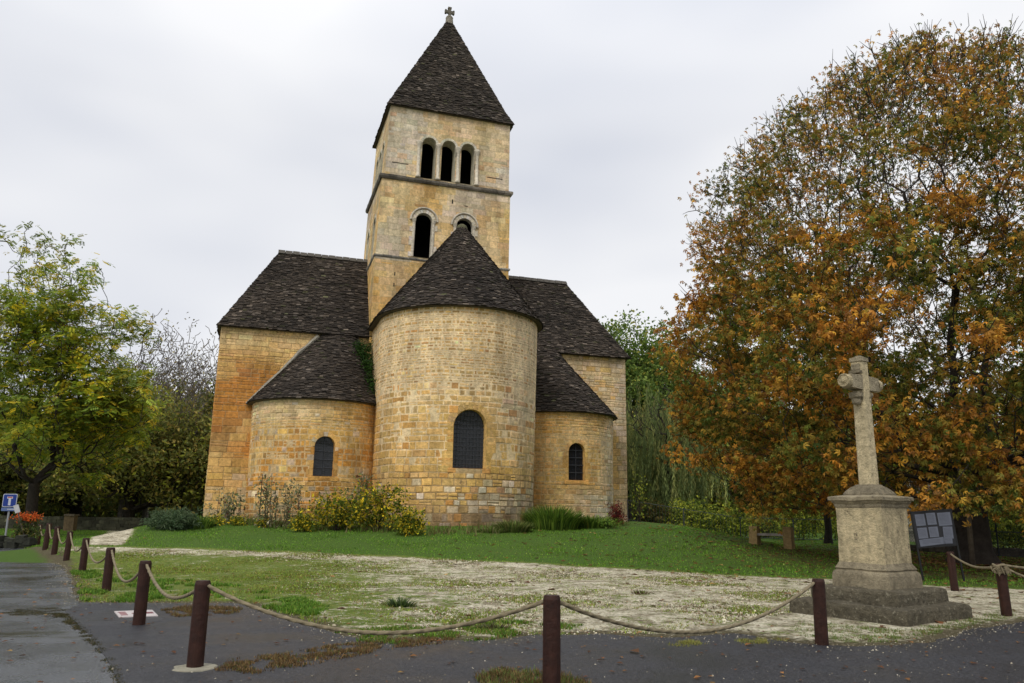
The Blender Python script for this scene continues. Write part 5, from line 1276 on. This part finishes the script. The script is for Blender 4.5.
# ------------------------------------------------------------------ notice board
nb = pxd(937, 20.5)+np.array([0, 0, .20]); r = empty('notice_board', tuple(nb), math.radians(-4)); tag(r, 'black framed notice board with white sheets behind the cross', 'notice board')
r.rotation_euler.y = math.radians(-5)
m = MB(); m.box((0, 0, 1.12), (.98, .03, .86), None, (.02, .02, .024)); m.build('panel', M_PLAIN, r)
for s_ in (-1, 1): m = MB(); m.box((s_*.50, 0, .54), (.04, .04, 2.1), None, (.012, .012, .013)); m.build('leg', M_PLAIN, r)
for z_ in (1.565, .68): m = MB(); m.box((0, -.003, z_), (1.0, .05, .04), None, (.012, .012, .013)); m.build('rail', M_PLAIN, r)
for i, (x_, z_, w_, h_, t_) in enumerate([(-.31, 1.36, .24, .29, 0), (-.03, 1.37, .23, .30, 0), (.30, 1.34, .33, .33, 0), (-.31, 1.03, .24, .27, 0), (-.03, 1.04, .23, .26, 0), (.32, 1.0, .24, .30, .06), (-.12, .80, .62, .17, -.05), (.28, .80, .22, .14, .05)]):
    m = MB(); M3 = Matrix.Rotation(t_, 3, 'Y'); m.box((0, 0, 0), (w_, .004, h_), M3, (.12, .13, .165)); V = m.V[0]; V += np.array([x_, -.022-.006*(t_ != 0), z_])
    for k_ in range(int(h_/.035)-1): m.box((x_-.01, -.0255-.006*(t_ != 0), z_+h_/2-.04-.033*k_), (w_*.72, .001, .007), None, (.07, .07, .09))
    m.build('notice', M_PLAIN, r)
# pole leaning on the trunk
q_ = pxd(968, 25.8); m = MB(); m.tube([(0, 0, -.1), (.03, 0, 1.6), (-.05, .1, 3.2), (-.12, .3, 4.4)], [.085, .08, .075, .07], 9, (.13, .105, .075)); o = m.build('wooden_pole', M_WOOD, None, True); o.location = tuple(q_); tag(o, 'pale rough pole leaning against the chestnut trunk', 'pole')
# ------------------------------------------------------------------ fences and walls at the back
def fence(name, label, pts, h, sp, kind, group=None, wall=0.0):
    r = empty(name, (pts[0][0], pts[0][1], 0)); tag(r, label, 'fence', group); o0 = np.array([pts[0][0], pts[0][1], 0]); m = MB()
    for a, b in zip(pts[:-1], pts[1:]):
        a = np.array([a[0], a[1], float(hgt(a[0], a[1]))])-o0; b = np.array([b[0], b[1], float(hgt(b[0], b[1]))])-o0; L_ = np.linalg.norm(b-a); n = max(1, int(L_/sp))
        for i in range(n+1):
            q = a+(b-a)*i/n; p_ = MB(); p_.tube([q-[0, 0, .1], q+[0, 0, h+.05]], .03, 6, (.03, .03, .028)); p_.build('fence_post', M_IRON, r)
        for z_ in ((.12, h) if kind == 'bar' else (.05, h*.5, h)): m.tube([a+[0, 0, z_], b+[0, 0, z_]], .014, 4, (.03, .03, .028))
        if kind == 'bar':
            for i in range(int(L_/.16)): q = a+(b-a)*i*.16/L_; m.tube([q+[0, 0, .1], q+[0, 0, h]], .008, 3, (.03, .03, .028), False)
        else:
            d = (b-a)/L_; k = .12
            for i in range(int((L_+h)/k)):
                s0_ = i*k
                for sg in (0, 1):
                    t0_, t1_ = (s0_-h, s0_) ; z0_, z1_ = (0, h)
                    if t0_ < 0: z0_ = -t0_; t0_ = 0
                    if t1_ > L_: z1_ = h-(t1_-L_); t1_ = L_
                    if z1_ <= z0_: continue
                    p0, p1 = (a+d*t0_, a+d*t1_)
                    if sg: z0_, z1_ = h-z0_, h-z1_
                    m.tube([p0+[0, 0, z0_], p1+[0, 0, z1_]], .004, 3, (.06, .07, .06), False)
    m.build('panel', M_IRON, r); return r
fence('iron_fence', 'low iron fence running behind the bench from the church to the pedestal', [pxd(628, 43.5), pxd(740, 43.5), pxd(905, 41)], 1.15, 2.4, 'bar')
fence('mesh_fence', 'wire mesh fence beyond the chestnut trunk at the right', [pxd(905, 34), pxd(995, 31), pxd(1120, 29)], 1.9, 2.6, 'mesh')
def wall(name, label, a, b, h, th, col, cat='wall', sd=3, seg=(.2, .5), jit=.3):
    rnd = random.Random(sd); m = MB(); a = np.array([a[0], a[1], 0.]); b = np.array([b[0], b[1], 0.]); L_ = np.linalg.norm(b-a); d = (b-a)/L_; nrm = np.array([d[1], -d[0], 0]); z = -.15; o0 = a+[0, 0, float(hgt(a[0], a[1]))]
    Mx = np.stack([d, nrm, (0, 0, 1)], 1)
    while z < h:
        s = 0; hh = rnd.uniform(.12, .24)
        while s < L_:
            w_ = rnd.uniform(*seg); hm = hh*(1+rnd.uniform(-.1, .1)); m.box((s+w_/2, 0, z+hh/2), (w_*.97, th*rnd.uniform(.9, 1.05), hm), Mx, np.array(col)*math.exp(rnd.gauss(0, jit)), 1, .01); s += w_
        z += hh
    o = m.build(name, M_STONE); o.location = tuple(o0); tag(o, label, cat); return o
wall('stone_wall', 'pale grey stone wall glimpsed between the pedestal cap and the chestnut trunk', pxd(908, 45), pxd(962, 44), 3.2, .5, (.30, .275, .23))
wall('low_wall', 'low dark wall along the foot of the mesh fence', pxd(905, 33.8), pxd(1120, 28.8), .22, .3, (.07, .06, .045), sd=5)
wall('low_wall', 'low dark mossy wall at the back of the left lawn', pxd(-60, 52), pxd(186, 50), .75, .5, (.045, .045, .028), sd=6)
m = MB(); m.box((0, 0, .4), (.6, .5, 1.05), None, (.14, .10, .055), .95, .02); m.box((0, 0, .97), (.66, .56, .10), None, (.11, .09, .06), 1, .02)
o = m.build('stone_pillar', M_STONE); o.location = tuple(pxd(71, 49)); tag(o, 'square brown stone pillar in the low wall behind the left lawn', 'pillar')
# ------------------------------------------------------------------ road sign, trough with flowers, small sign at the far left
sg = pxd(8, 31.0); r = empty('road_sign', tuple(sg), math.radians(12)); tag(r, 'blue dead end road sign on a grey pole at the far left', 'road sign'); r.rotation_euler.y = -.01
m = MB(); m.tube([(0, 0, -.1), (0, 0, 1.95)], .035, 10, (.28, .29, .30)); m.build('pole', M_PLAIN, r)
def rsq(w_, h_, y, z, col, name, rad=.05, parent=None, th=.02):
    pts = []
    for cx_, cz_, a0 in ((w_/2-rad, h_/2-rad, 0), (-w_/2+rad, h_/2-rad, 1), (-w_/2+rad, -h_/2+rad, 2), (w_/2-rad, -h_/2+rad, 3)):
        for i in range(5): a = PI/2*(a0+i/4); pts.append((cx_+rad*math.cos(a), cz_+rad*math.sin(a)))
    n = len(pts); m = MB(); m.add([(a, y, z+b) for a, b in pts]+[(a, y+th, z+b) for a, b in pts], [list(range(n)), list(range(n, 2*n))[::-1]]+[[i, n+i, n+(i+1) % n, (i+1) % n] for i in range(n)], col); return m.build(name, M_PLAIN, parent)
rsq(.50, .50, -.062, 1.72, (.46, .48, .52), 'sign_border', .05, r)
f_ = rsq(.45, .45, -.068, 1.72, (.014, .04, .22), 'sign_face', .04, r, .005)
m = MB(); m.box((0, -.070, 1.66), (.085, .003, .26), None, (.5, .52, .56)); m.box((0, -.0705, 1.825), (.20, .003, .075), None, (.5, .52, .56)); m.build('dead_end_symbol', M_PLAIN, f_)
m = MB(); m.box((0, -.0725, 1.835), (.16, .003, .035), None, (.4, .03, .03)); m.build('red_bar', M_PLAIN, f_)
rsq(.52, .13, -.062, 1.38, (.10, .15, .30), 'lower_plate', .02, r)
m = MB(); m.box((.08, -.066, 1.38), (.26, .003, .03), None, (.5, .52, .56)); m.build('lettering_band', M_PLAIN, r)
q_ = pxd(31, 30); r = empty('small_sign', tuple(q_), .3); tag(r, 'small white tilted board standing behind the orange flowers', 'sign'); r.rotation_euler.y = -.35
m = MB(); m.box((0, 0, .7), (.04, .04, 1.4), None, (.1, .08, .06)); m.build('stake', M_WOOD, r)
m = MB(); m.box((0, -.03, 1.5), (.17, .02, .30), None, (.5, .5, .5)); m.build('board', M_PLAIN, r)
tr_ = pxd(13, 29.5); m = MB()
for k_ in range(34): a = rng.uniform(-1, 1); m.box((a*1.15, rng.uniform(-.3, .3), rng.uniform(.05, .45)), (rng.uniform(.3, .6), rng.uniform(.3, .5), rng.uniform(.2, .35)), Matrix.Rotation(rng.uniform(-.3, .3), 3, 'Z'), np.array([.03, .032, .022])*math.exp(rng.normal(0, .4)), .8, .04)
for v_ in m.V: v_ *= .8
o = m.build('stone_trough', M_STONE); o.location = tuple(tr_); tag(o, 'mossy dark heap of stones forming a trough at the far left road side', 'stone trough')
bush('flowering_plant', 'bright orange red flowers growing above the mossy trough', pxd(28, 30.2), .5, .4, 1.1, 1000, [((.05, .07, .02), 5), ((.10, .09, .02), 2)], L1, .12, seed=81, cat='flowers')
e = np.c_[rng.normal(0, .2, 420), rng.normal(0, .16, 420), rng.normal(1.10, .07, 420)]
V, F, C = instance(*L1, e, rots(420, .3), rng.uniform(.08, .13, 420), pick([((.42, .10, .02), 3), ((.30, .06, .015), 2)], 420))
fp = [o for o in bpy.data.objects if o.name.startswith('flowering_plant')][0]
mesh_obj('blossom', V, F, M_LEAF, fp, C)
